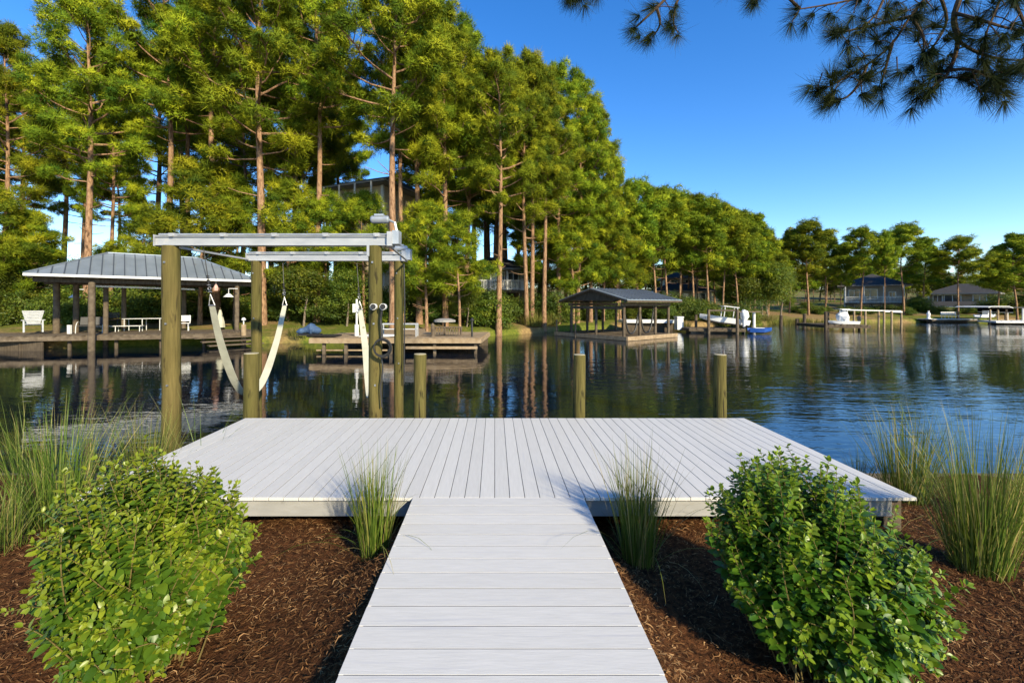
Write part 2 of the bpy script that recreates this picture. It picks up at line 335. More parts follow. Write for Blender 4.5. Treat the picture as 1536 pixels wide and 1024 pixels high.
def leaf_quads(rng, P, N, ln, wd, tint):
    """flat rhomb leaves at P, with normal N, random heading"""
    n = len(P); h = unit(np.cross(N, rng.normal(0, 1, (n, 3)))); s = np.cross(N, h)
    l = ln * rng.uniform(.7, 1.2, (n, 1)); w_ = wd * rng.uniform(.7, 1.2, (n, 1))
    V = np.stack([P - h * l * .5, P + s * w_ * .5, P + h * l * .5 - N * l * .12, P - s * w_ * .5], 1).reshape(-1, 3)
    return V, np.arange(n * 4).reshape(-1, 4), np.repeat(tint, 4)
def broad_proto(name, seed, H, Rr, n_cl, per, mat='broad', stems=1, ln=.17, wd=.10, low=.25, r0=.12, csz=.34):
    rnd = random.Random(seed); rng = np.random.default_rng(seed)
    root = thing(name, 'tree', 'tree'); tr = MB()
    lobes = [(rnd.gauss(0, Rr * .38), rnd.gauss(0, Rr * .38), H * rnd.uniform(low + .15, .88), Rr * rnd.uniform(.38, .62)) for _ in range(9)]
    for s_ in range(stems):
        a = rnd.uniform(0, 6); b0 = Vector((math.cos(a), math.sin(a), 0)) * (.25 * (stems > 1))
        top = Vector((rnd.gauss(0, .3), rnd.gauss(0, .3), H * .62)); mid = b0.lerp(top, .5) + Vector((rnd.gauss(0, .12), rnd.gauss(0, .12), 0))
        tr.tube([b0 + Vector((0, 0, -.3)), mid, top], [r0, r0 * .7, r0 * .35], 8)
        for lb in lobes:
            if rnd.random() < .75:
                p0 = mid.lerp(top, rnd.uniform(0, .9)); p1 = Vector(lb[:3]); tr.tube([p0, p0.lerp(p1, .5) + Vector((0, 0, -.1)), p1], [r0 * .4, r0 * .25, .015], 5)
    P, N, T = [], [], []
    for _ in range(n_cl):
        lb = lobes[rnd.randrange(len(lobes))]; d = Vector((rnd.gauss(0, 1), rnd.gauss(0, 1), rnd.gauss(0, 1) * .8 + .25)).normalized()
        rr = lb[3] * rnd.uniform(.45, 1.12); c = np.array(lb[:3]) + np.array(d) * rr
        if c[2] < H * low * .6: continue
        pts = c + rng.normal(0, csz, (per, 3)) * np.array([1, 1, .6]); nn = unit(np.array(d) * .7 + np.array([0, 0, .7]) + rng.normal(0, .55, (per, 3)))
        P.append(pts); N.append(nn); T.append(np.clip(rnd.betavariate(2, 2) + rng.normal(0, .13, per), 0, 1))
    tr.build('trunk' if stems == 1 else 'stems', 'bark_grey', root, smooth=True)
    V, Fc, t = leaf_quads(rng, np.concatenate(P), np.concatenate(N), ln, wd, np.concatenate(T)); np_mesh('crown' if stems == 1 else 'foliage', V, Fc, mat, root, t)
    return root, H
def grass_clump(name, label, loc, seed, n, h, rb, lean, wid=.006, arch=.25, mat='grassblade', group=None, cat='grass clump', seg=7, curl=6):
    rng = np.random.default_rng(seed); a = rng.uniform(0, 2 * np.pi, n); r = rb * np.sqrt(rng.uniform(0, 1, n))
    base = np.stack([np.cos(a) * r, np.sin(a) * r, -.03 * np.ones(n)], 1)
    a2 = a + rng.normal(0, .6, n); out = np.stack([np.cos(a2), np.sin(a2), np.zeros(n)], 1)
    ln = h * rng.beta(5, 2.0, n) * 1.12; le = np.abs(rng.normal(0, lean, n)) * (.4 + .9 * r / rb) + .02; ar = np.abs(rng.normal(0, arch, n)) * rng.choice([.3, 1, 1, 1.8], n)
    broken = rng.uniform(0, 1, n) < .05
    le[broken] += .5; ar[broken] += 1.0
    side = np.stack([-np.sin(a2), np.cos(a2), np.zeros(n)], 1); tw = rng.uniform(-.8, .8, n)[:, None]; side = unit(side + out * tw)
    V = []; T = []
    pos = base.copy(); tb = np.clip(rng.beta(2, 2.6, n), 0, 1); tb[rng.uniform(0, 1, n) < .10] = 1.0
    for k in range(seg + 1):
        t = k / seg; th = le + ar * t ** 1.6 * 1.6
        w = wid * (1 - t ** 2.2 * .93) * (.7 + .3 * min(1, t * 5)) * rng.uniform(.85, 1.15, n)[:, None]
        V.append(pos - side * w / 2); V.append(pos + side * w / 2); tt = np.clip(tb + (.35 if t > .85 else 0) * (rng.uniform(0, 1, n) < .4), 0, 1); T += [tt, tt]
        step = (ln / seg)[:, None]; pos = pos + (out * np.sin(th)[:, None] + np.array([0, 0, 1]) * np.cos(th)[:, None]) * step
    V = np.stack(V, 1).reshape(-1, 3); T = np.stack(T, 1).reshape(-1); m = 2 * (seg + 1)
    q = np.array([[2 * k, 2 * k + 1, 2 * k + 3, 2 * k + 2] for k in range(seg)])
    Fc = (np.arange(n)[:, None, None] * m + q[None]).reshape(-1, 4)
    o = np_mesh(name, V + np.array(loc), Fc, mat, None, T, loc); o.data.shade_smooth()
    return tag(o, label, cat, group)
# ------------------------------------------------------------------ setting
def sheet(name, rows, mat, kind='structure'):
    mb = MB(); n = len(rows[0])
    mb.add([p for r in rows for p in r], [(i * n + k, i * n + k + 1, (i + 1) * n + k + 1, (i + 1) * n + k) for i in range(len(rows) - 1) for k in range(n - 1)])
    o = mb.build(name, mat, smooth=True); o['kind'] = kind; return o
wm = MB(); wm.add([(-420, 3.5, 0), (420, 3.5, 0), (420, 300, 0), (-420, 300, 0)], [(0, 1, 2, 3)])
tag(wm.build('water', 'water'), kind='structure')
SH = [(-420, -10), (-120, 5), (-60, 14), (-40, 19), (-31, 21.6), (-25.7, 23.6), (-21, 25.6), (-16.5, 27.2), (-12.3, 27.6), (-8, 28.4), (-4.5, 30.5), (0, 33.6), (3, 36.4), (5.9, 39.3),
      (10, 42), (14, 43.5), (20, 45.5), (26, 48.8), (31.5, 51), (38, 55), (46, 56.5), (55, 57.5), (75, 60), (120, 61), (420, 66)]
def nrm(i):
    a, b = SH[max(0, i - 1)], SH[min(len(SH) - 1, i + 1)]; dx, dy = b[0] - a[0], b[1] - a[1]; l = math.hypot(dx, dy); return -dy / l, dx / l
PROF = [(-.6, -.8), (0, .0), (.15, .42), (.9, .62), (4, .95), (9, 1.45), (16, 1.9), (40, 3.0), (110, 8.0), (700, 13.0)]
def hfar(off):
    for (a, za), (b, zb) in zip(PROF, PROF[1:]):
        if off <= b: return za + (zb - za) * (off - a) / (b - a)
    return PROF[-1][1]
rows = []
for off, z in PROF:
    r = []
    for i, (x, y) in enumerate(SH):
        nx, ny = nrm(i); k = min(1.0, off / 30.0) if off > 0 else 0
        nx, ny = nx * (1 - k) + (x * .002) * k, ny * (1 - k) + 1.0 * k
        r.append((x + nx * off, y + ny * off, z + (.10 * math.sin(i * 2.3 + off) if 1 < off < 60 else 0)))
    rows.append(r)
sheet('far_bank', rows, 'bank')
def shore_y(x):
    for (a, ya), (b, yb) in zip(SH, SH[1:]):
        if a <= x <= b: return ya + (yb - ya) * (x - a) / (b - a)
    return 60
def gz(x, y):
    return hfar(max(0.0, (y - shore_y(x)) * .86))
# near bank: one sheet of soil, bulkhead at the water
GZ = .60
def near_z(x, y): return GZ + .035 * math.sin(x * 1.7 + y * .9) + .025 * math.sin(x * 3.9 - y * 2.7) - (.16 * max(0, y - 3.4) / 1.8) + .235 * math.exp(-max(0, abs(x - .03) - .66) ** 2 / .07) * min(1, max(0, (3.35 - y) / .5))
xs = [-300, -60, -20, -10] + [-7 + .25 * i for i in range(57)] + [10, 20, 60, 300]; ys = [-300, -60, -20, -8] + [-2 + .25 * i for i in range(28)] + [5.1]
o = sheet('mulch_bed', [[(x, y, near_z(x, y)) for x in xs] for y in ys], 'mulch')
bw = MB(); bw.tint = .5
for i in range(-24, 25):
    bw.tint = random.Random(i).random(); bw.box((i * .9, 5.1, -.6), (i * .9 + .89, 5.16, .42))
bwt = thing('timber_bulkhead', 'low weathered timber bulkhead holding the mulch bank above the canal', 'bulkhead', (0, 5.1, 0))
bw.build('face_boards', 'timber', bwt)
bc = MB(); bc.box((-22, 5.02, .42), (22, 5.24, .47)); bc.build('cap_board', 'timber', bwt)

# ------------------------------------------------------------------ white deck and walkway
rd = random.Random(5)
M['gap_shade'] = plain('grey_gap_shade', (.085, .085, .085), .8)  # dark strips added in the open board gaps to paint in their shade
dk = thing('dock_deck', 'broad white plank deck at the water edge with a pale shade toned fascia', 'deck', (0, 4.9, GZ))
mb = MB(); n = 56; x0, x1 = -3.53, 3.53; pw = (x1 - x0) / n
for i in range(n):
    mb.tint = rd.random(); mb.bbox((x0 + i * pw + .003, 3.62 + rd.uniform(-.002, .002), .874), (x0 + (i + 1) * pw - .003, 6.13, .90 + rd.uniform(-.0008, .0008)), .0012)
mb.build('deck_boards', 'deck_y', dk)
mb = MB()
for i in range(n - 1): x = x0 + (i + 1) * pw; mb.box((x - .0029, 3.64, .880), (x + .0029, 6.12, .8975))
mb.build('gap_shade_strips', 'gap_shade', dk)
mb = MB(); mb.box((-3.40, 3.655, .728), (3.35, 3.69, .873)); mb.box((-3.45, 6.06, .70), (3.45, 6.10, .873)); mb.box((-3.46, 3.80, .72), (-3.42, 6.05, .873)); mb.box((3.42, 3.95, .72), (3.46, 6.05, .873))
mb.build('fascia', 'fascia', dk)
mb = MB()
for i in range(5): mb.box((-3.40, 3.95 + i * .48, .70), (3.40, 3.99 + i * .48, .872))
mb.build('joists', 'timber_dark', dk)
for x, y in ((3.42, 3.80), (-3.42, 3.80), (-1.2, 4.1), (1.3, 4.1), (-3.2, 5.9), (-1.2, 5.9), (1.2, 5.9), (3.2, 5.9)):
    mb = MB(); mb.tint = .3; mb.box((x - .075, y - .075, -.5), (x + .075, y + .075, .699 if abs(x) < 3.3 else .8725)); mb.build('deck_post', 'timber', dk)
wk = thing('boardwalk', 'straight white plank walkway leading from the foreground onto the deck', 'walkway', (.03, 1.5, GZ))
mb = MB(); p = .1437
for i in range(40):
    mb.tint = rd.random(); y1 = 3.612 - i * p; mb.bbox((-.682 + rd.uniform(-.002, .002), y1 - p + .005, .876), (.742 + rd.uniform(-.002, .002), y1, .902 + rd.uniform(-.0006, .0006)), .0008)
mb.build('walkway_boards', 'deck', wk)
mb = MB()
for i in range(1, 40): y1 = 3.612 - i * p; mb.box((-.66, y1 + .0002, .880), (.72, y1 + .0048, .9009))
mb.build('gap_shade_strips', 'gap_shade', wk)
mb = MB()
for x in (-.655, .03, .715): mb.box((x - .02, -2.1, .70), (x + .02, 3.60, .875))
mb.build('stringers', 'timber_dark', wk)

# ------------------------------------------------------------------ round piles
def pole_mesh(mb, x, y, z0, z1, r, seed, lean=(0, 0), n=20, tip=.985):
    q = random.Random(seed); pts, rad = [], []
    for i in range(9):
        t = i / 8; pts.append((x + lean[0] * t + q.uniform(-.003, .003), y + lean[1] * t + q.uniform(-.003, .003), z0 + (z1 - z0) * t)); rad.append(r * (1.0 + .05 * (1 - t)) * q.uniform(.985, 1.015))
    mb.tube(pts, rad, n)
for px, py, d, r, lab in ((376, 530, 6.42, .105, 'short round mooring pile at the far left corner of the white deck'), (629, 531, 6.36, .092, 'short mooring pile just right of the tall boat lift posts, behind the deck'),
                          (868, 532, 6.36, .088, 'short mooring pile standing alone near the middle of the deck far edge'), (1079, 532, 6.36, .088, 'short mooring pile near the far right corner of the white deck')):
    o = thing('mooring_pile', lab, 'pile', (X(px, d), d, 0), 'mooring piles along the far edge of the white deck')
    mb = MB(); pole_mesh(mb, X(px, d), d, -.9, Z(py, d), r, px, (0.01, 0)); mb.build('shaft', 'pole', o, smooth=True)
    mb = MB(); mb.tube([(X(px, d) + .01, d, Z(py, d) - .001), (X(px, d) + .01, d, Z(py, d) + .006)], [r * .97, r * .93], 20); mb.build('cut_top', 'pole_top', o)

# ------------------------------------------------------------------ boat lift
DF, DR = 6.45, 8.75
lift = thing('boat_lift', 'tall four post boat lift with white steel beams and two hanging slings', 'boat lift', (X(430, 7.5), 7.5, 0))
zf, zr = Z(369, DF), Z(391.5, DR)
for px, d, r, z1, ln in ((258, DF, .118, zf, .085), (563.5, DF, .097, zf, .03), (385, DR, .098, zr, .02), (598, DR, .090, zr, .0)):
    mb = MB(); pole_mesh(mb, X(px, d) + (.0 if ln == 0 else 0), d, -1.0, z1, r, px, (-ln * .2, 0)); pl = mb.build('post', 'pole', lift, smooth=True)
    for q in range(3): b = MB(); b.cbox((X(px, d) + .02 * q - .02, d - r - .006, z1 - .25 - q * .9), (.025, .02, .025)); b.build('bolt', 'steel', pl)
def ibeam(mb, xa, xb, y, z0, z1, w):
    t = .012; mb.box((xa, y - w / 2, z0), (xb, y + w / 2, z0 + t)); mb.box((xa, y - w / 2, z1 - t), (xb, y + w / 2, z1)); mb.box((xa, y - .006 - w * .30, z0 + t), (xb, y + .006 - w * .30, z1 - t))
for px0, px1, d, z0, h, nm in ((238, 583, DF, zf, .138, 'front'), (373, 604, DR, zr, .138, 'rear')):
    xa, xb = X(px0, d), X(px1, d); mb = MB(); ibeam(mb, xa, xb, d, z0, z0 + h, .16)
    mb.box((xa - .012, d - .09, z0 - .01), (xa, d + .09, z0 + h + .02))
    bm = mb.build('beam', 'alu', lift)
    s = MB(); s.tube([(xa + .03, d - .03, z0 + h + .028), (xb + .05, d - .03, z0 + h + .028)], .016, 8); s.build('winder_shaft', 'alu_dark', bm)
    for i in range(5):
        k = MB(); x = xa + (xb - xa) * (.06 + .22 * i); k.box((x, d - .085, z0 + h + .001), (x + .09, d - .02, z0 + h + .042)); k.box((x + .02, d - .10, z0 + h - .01), (x + .07, d - .086, z0 + h + .03)); k.build('bracket', 'alu', bm)
    g = MB(); g.box((xb + .001, d - .12, z0 - .01), (xb + .075, d + .1, z0 + h + .06)); g.build('end_plate', 'alu', lift)
    g = MB(); g.box((xb + .0755, d - .10, z0 + .02), (xb + .17, d + .1, z0 + h + .08)); gc = g.build('gear_case', 'alu_dark', lift)
    mz = z0 + h + (.26 if nm == 'front' else .12); mx = xb - (.05 if nm == 'front' else -.04)
    g = MB(); g.tube([(mx - .22, d + .02, mz), (mx - .20, d + .02, mz), (mx + .03, d + .02, mz), (mx + .05, d + .02, mz)], [.042, .056, .056, .04], 14); g.box((mx - .16, d - .03, mz + .045), (mx - .02, d + .05, mz + .075))
    g.build('motor', 'alu_dark', lift, smooth=False)
    g = MB(); g.tube([(mx + .03, d + .02, mz), (mx + .14, d + .01, mz - .05), (xb + .12, d, z0 + h + .07)], .02, 6); g.build('motor_arm', 'alu_dark', lift)
mb = MB(); mb.bar((X(268, DF), DF, zf - .02), (X(374, DR), DR, zr + .03), .045, .03); mb.build('cross_tie', 'alu', lift)
mb = MB(); mb.bar((X(584, DF), DF + .05, zf + .0), (X(612, DR), DR - .1, zr + .0), .035, .02); mb.build('cross_tie', 'alu', lift)
mb = MB(); mb.box((X(553, DF), DF - .10, zf - .16), (X(556.5, DF), DF + .1, zf - .001)); mb.build('side_plate', 'alu', lift)
def strap(mb, pts, widths, thick=.006):
    """ribbon; widths are along x"""
    vs, fs = [], []
    for i, p in enumerate(pts):
        p = Vector(p); a, b = Vector(pts[max(0, i - 1)]), Vector(pts[min(len(pts) - 1, i + 1)]); d = (b - a).normalized()
        wv = Vector((1, .0, 0)); wv = (wv - d * wv.dot(d)).normalized(); nn = d.cross(wv) * thick / 2; w = wv * widths[i] / 2
        vs += [p - w - nn, p + w - nn, p + w + nn, p - w + nn]
    for i in range(len(pts) - 1):
        for k in range(4): fs.append((i * 4 + k, i * 4 + (k + 1) % 4, i * 4 + 4 + (k + 1) % 4, i * 4 + 4 + k))
    fs += [(3, 2, 1, 0), tuple(len(vs) - 4 + k for k in range(4))]; mb.add(vs, fs)
def smoothpath(ps, n=8):
    out = []
    for i in range(len(ps) - 1):
        p0, p1, p2, p3 = ps[max(0, i - 1)], ps[i], ps[i + 1], ps[min(len(ps) - 1, i + 2)]
        for k in range(n):
            t = k / n; out.append(.5 * ((2 * p1) + (p2 - p0) * t + (2 * p0 - 5 * p1 + 4 * p2 - p3) * t * t + (3 * p1 - p0 - 3 * p2 + p3) * t ** 3))
    out.append(ps[-1]); return out
def sling(label, ptsf, tops, seed):
    s = thing('lift_sling', label, 'sling', tuple(ptsf[len(ptsf) // 2]), 'slings hanging from the boat lift beams')
    P = smoothpath([Vector(p) for p in ptsf]); n = len(P); mb = MB(); strap(mb, P, [.085 + .055 * min(1, 4 * min(i, n - 1 - i) / n) for i in range(n)]); mb.build('webbing', 'strap', s)
    for e, t in ((P[0], tops[0]), (P[-1], tops[1])):
        e, t = Vector(e), Vector(t); u = (t - e).normalized(); a = e + u * .17; mb = MB()
        mb.tube([e + Vector((-.045, 0, 0)), a], .008, 6); mb.tube([e + Vector((.045, 0, 0)), a], .008, 6); mb.tube([e + Vector((-.05, 0, 0)), e + Vector((.05, 0, 0))], .01, 6)
        for k in range(3): mb.ring(a + u * (.035 + .05 * k), .022, .007, 'y' if k % 2 else 'z', 10, 5)
        mb.build('shackle', 'steel', s)
        mb = MB(); q = a + u * .18
        for k in range(4): mb.ring(q + u * (.03 * k), .016, .008, 'z', 8, 5)
        mb.tube([a + u * .14, t], .0065, 6); mb.build('cable', 'black', s)
sling('pale sling hanging as a deep V at the left end of the boat lift', [W(318, 458, DF + .05), W(331, 514, 6.85), W(352, 572, 7.25), W(371, 592, 7.6), W(393, 573, 7.95), W(414, 515, 8.35), W(427, 458, 8.62)], [W(305, 370, DF), W(424, 390, DR)], 1)
sling('narrow pale sling beside the right front post of the boat lift', [W(540, 464, 8.60), W(548, 520, 8.2), W(553, 570, 7.8), W(556, 594, 7.45), W(559, 590, 7.1), W(561, 545, 6.8), W(561, 470, 6.68)], [W(535, 390, DR), W(562, 369, DF + .12)], 2)
cb = thing('cable_reel', 'black power cable coiled on the right front lift post under two white rimmed sockets', 'cable', (X(568, 6.3), 6.3, 1.5))
for px in (559.5, 574):
    mb = MB(); c = W(px, 460, 6.26); mb.tube([c + Vector((0, .085, 0)), c + Vector((0, .0, 0))], [.045, .047], 14); so = mb.build('socket', 'white', cb)
    mb = MB(); mb.tube([c + Vector((0, -.001, 0)), c + Vector((0, -.012, 0))], [.041, .037], 14); mb.build('socket_cover', 'black', so)
mb = MB()
mb.tube(smoothpath([W(573, 464, 6.30), W(571, 480, 6.31), W(573, 500, 6.31), W(572, 510, 6.30)], 5), .018, 8); mb.tube(smoothpath([W(571, 532, 6.30), W(574, 552, 6.31), W(571, 580, 6.31), W(573, 610, 6.31)], 5), .012, 8)
for k in range(6): mb.ring(W(572.5 + (k % 3) * .7, 521 + (k % 2) * 1.2, 6.26 - .008 * k), .115 + .006 * (k % 3), .009, 'y', 26, 6)
mb.build('coil', 'black', cb, smooth=True)
mb = MB(); mb.tube([W(606, 395, 8.6), W(607, 450, 8.6), W(606, 575, 8.6)], .013, 6); tag(mb.build('conduit', 'black', loc=tuple(W(606, 575, 8.6))), 'thin black conduit running down the right rear lift post', 'conduit')

# ------------------------------------------------------------------ foreground plants
def shrub(name, label, loc, seed, H, rx, ry, n_sh, skew, wob=.12):
    """leafy shrub: shoots from the base out to an uneven envelope, opposite leaf pairs along each"""
    rnd = random.Random(seed); root = thing(name, label, 'shrub', loc, 'broad leaved shrubs flanking the walkway'); st = MB(); L0 = Vector(loc)
    lp, lh, ln_, ll, lt = [], [], [], [], []
    def leaf_at(p, h, n, l, t): lp.append(p); lh.append(h); ln_.append(n); ll.append(l); lt.append(t)
    def shoot(p0, tip, bend, r, fr, long):
        mid = p0.lerp(tip, .55) + bend; ps = smoothpath([p0, mid, tip], 6); st.tube(ps, [r * (1 - .75 * k / (len(ps) - 1)) for k in range(len(ps))], 5, False)
        tot = sum((b - a).length for a, b in zip(ps, ps[1:])); s = tot * fr; ph = rnd.uniform(0, 3); base_t = rnd.betavariate(2.2, 2.4)
        while s < tot - .004:
            acc = 0
            for a, b in zip(ps, ps[1:]):
                l = (b - a).length
                if acc + l >= s: p = a.lerp(b, (s - acc) / l); d = (b - a).normalized(); break
                acc += l
            q = (s / tot); size = long * rnd.uniform(.75, 1.15) * (1 - .55 * max(0, (q - .8) / .2)); ph += math.pi / 2 + rnd.gauss(0, .25)
            u = d.cross(Vector((0, 0, 1)) if abs(d.z) < .95 else Vector((1, 0, 0))).normalized(); v = d.cross(u)
            for sg in (0, math.pi):
                if rnd.random() < .06: continue
                o = u * math.cos(ph + sg) + v * math.sin(ph + sg); h = (o + d * rnd.uniform(.35, .8) + Vector((0, 0, -.12))).normalized()
                up = (d * .75 + Vector((0, -.25, .75)) + o * -.1 + Vector((rnd.gauss(0, .22), rnd.gauss(0, .22), 0))); n_ = (up - h * up.dot(h)).normalized()
                leaf_at(p, h, n_, size, min(1, max(0, base_t * .65 + rnd.gauss(.08, .1) + (.42 if q > .88 else 0))))
            s += rnd.uniform(.018, .029)
        for k in range(3):
            h = (d + Vector((rnd.gauss(0, .5), rnd.gauss(0, .5), rnd.gauss(.1, .3)))).normalized(); up = Vector((rnd.gauss(0, .3), rnd.gauss(0, .3), 1)); n_ = (up - h * up.dot(h)).normalized(); leaf_at(tip, h, n_, long * .5, min(1, .75 + rnd.random() * .25))
    for i in range(n_sh):
        a = rnd.uniform(0, 2 * math.pi); cz = rnd.uniform(-.75, 1.0); s_ = math.sqrt(max(0, 1 - cz * cz)); shell = rnd.choice([1, 1, 1, .82, .68, .5]) * rnd.uniform(.88, 1.06)
        w = 1 + wob * math.sin(3 * a + seed) + wob * .8 * math.sin(5 * a + 3 * cz + seed * 2)
        zc = .46 * H; up = (cz * (H - zc) if cz > 0 else cz * zc * 1.25)
        wid = 1.0 if cz > 0 else 1 - .42 * (-cz) ** 1.3
        tip = L0 + Vector((rx * s_ * math.cos(a) * w * shell * wid + skew[0] * max(0, cz), ry * s_ * math.sin(a) * w * shell + skew[1] * max(0, cz), zc + up * shell * (1 + wob * .5 * math.sin(4 * a + seed))))
        tip += Vector((rnd.gauss(0, .02), rnd.gauss(0, .02), rnd.gauss(0, .03)))
        tip.z = max(tip.z, L0.z + .04)
        long_out = rnd.random() < .05
        if long_out: tip += (tip - L0).normalized() * rnd.uniform(.04, .12)
        b0 = L0 + Vector((rnd.gauss(0, .10) * rx / .5, rnd.gauss(0, .1), .0)); b0 = b0.lerp(Vector((tip.x, tip.y, L0.z)), .35)
        shoot(b0, tip, Vector((rnd.gauss(0, .05), rnd.gauss(0, .05), .10)), .0048, .25 if shell > .9 else .3, rnd.uniform(.052, .074))
    st.build('stems', 'stem', root, smooth=True)
    n = len(lp); P = np.array(lp); Hh = np.array(lh); Nn = np.array(ln_); S = np.cross(Nn, Hh); Ls = np.array(ll)[:, None]; rng = np.random.default_rng(seed)
    prof = [(0, 0.02), (.22, .40), (.5, .50), (.78, .34), (1.0, .02)]; fold = rng.uniform(.02, .14, (n, 1)); curl = rng.uniform(.02, .24, (n, 1)); V = []
    for t, w in prof:
        c = P + Hh * Ls * (t * .98 + .05) - Nn * Ls * curl * t * t; e = w * .98
        V += [c - S * Ls * e / 1.0 * .62 + Nn * Ls * fold * w * 2, c, c + S * Ls * e * .62 + Nn * Ls * fold * w * 2]
    V = np.stack(V, 1).reshape(-1, 3); q = []
    for k in range(4): q += [[3 * k, 3 * k + 1, 3 * k + 4, 3 * k + 3], [3 * k + 1, 3 * k + 2, 3 * k + 5, 3 * k + 4]]
    Fc = (np.arange(n)[:, None, None] * 15 + np.array(q)[None]).reshape(-1, 4)
    o = np_mesh('leaves', V, Fc, 'shrub', root, np.repeat(np.array(lt), 15)); o.data.shade_smooth()
    return root
shrub('leafy_shrub', 'wide rounded leafy shrub on the mulch left of the walkway', (X(222, 2.42), 2.42, GZ - .02), 6, 1.07, .50, .43, 980, (-.10, .04), .06)
shrub('leafy_shrub', 'leafy shrub leaning to a peak on the mulch right of the walkway', (X(1238, 2.38), 2.38, GZ - .02), 11, 1.06, .49, .42, 940, (-.19, .08), .08)
G = 'ornamental grass clumps around the deck'
def clump(px, d, ytop, n, rb, lean, label, seed, wid=.006, arch=.22, dz=0.0):
    x = X(px, d); z = near_z(x, d) + dz; grass_clump('grass_clump', label, (x, d, z), seed, n, (EYE - z) - (ytop - CY) / F * d, rb, lean, wid, arch, group=G)
clump(561, 3.20, 664, 270, .10, .105, 'small upright grass clump left of the walkway against the deck fascia', 21, .0065, .2)
clump(957, 3.22, 660, 300, .115, .115, 'small upright grass clump right of the walkway against the deck fascia', 22, .0065, .2)
clump(84, 3.9, 594, 430, .26, .22, 'large arching grass clump behind the left shrub', 23, .0065, .26)
clump(-18, 3.3, 700, 260, .2, .35, 'spreading grass clump cut by the left edge of the photo', 24, .006, .4)
clump(222, 4.85, 602, 240, .2, .22, 'darker grass clump at the water edge beside the tall left lift post', 25, .006, .25)
clump(1470, 3.12, 606, 460, .155, .17, 'largest grass clump standing on the mulch at the far right', 26, .0062, .22)
clump(1358, 4.6, 600, 330, .18, .20, 'grass clump behind the right corner of the white deck', 27, .0065, .22)
clump(1288, 4.98, 668, 70, .08, .2, 'tiny grass tuft on the bulkhead right of the deck', 28, .006, .2)
clump(1552, 3.9, 650, 120, .14, .2, 'grass clump cut by the right edge of the photo', 29, .006, .25)
clump(300, 5.06, 570, 14, .12, .3, 'few thin dry stalks rising beside the left edge of the deck', 30, .007, .35)

# mulch chips: uncountable
rng = np.random.default_rng(77); n = 80000
px_ = rng.uniform(-4.6, 4.8, n); py_ = 1.55 + 3.5 * rng.uniform(0, 1, n) ** 1.35; keep = (np.abs(px_ - .03) > .715) & (py_ > np.abs(px_) * .6 - .15); px_, py_ = px_[keep], py_[keep]; n = len(px_)
pz = np.array([near_z(x, y) for x, y in zip(px_, py_)]) + rng.uniform(.0, .022, n)
a = rng.normal(.35, .9, n); h = np.stack([np.cos(a), np.sin(a), rng.normal(0, .22, n)], 1); h = unit(h); up = unit(np.stack([rng.normal(0, .35, n), rng.normal(0, .35, n), np.ones(n)], 1)); s = unit(np.cross(h, up)); up = np.cross(s, h)
L = (rng.gamma(2.4, .0100, n) + .007)[:, None]; w = (rng.uniform(.002, .0068, n) * (1 + .0 * L[:, 0]))[:, None]; cv = rng.normal(0, .18, n)[:, None]; P = np.stack([px_, py_, pz], 1); V = []
for k in range(4):
    t = k / 3 - .5; c = P + h * L * t + s * L * cv * (1 - 4 * t * t) + up * L * np.abs(cv) * .5 * (1 - 4 * t * t); e = w * (.55 if k in (0, 3) else 1); V += [c - s * e / 2, c + s * e / 2]
V = np.stack(V, 1).reshape(-1, 3); q = np.array([[0, 1, 3, 2], [2, 3, 5, 4], [4, 5, 7, 6]]); Fc = (np.arange(n)[:, None, None] * 8 + q[None]).reshape(-1, 4)
tag(np_mesh('mulch_chips', V, Fc, 'chip', None, np.repeat(np.clip(rng.beta(1.6, 2.6, n) + .16 * np.sin(px_ * 3.1 + py_ * 2.3) * np.sin(py_ * 4.1 - px_ * 1.3), 0, 1), 8)), kind='stuff')

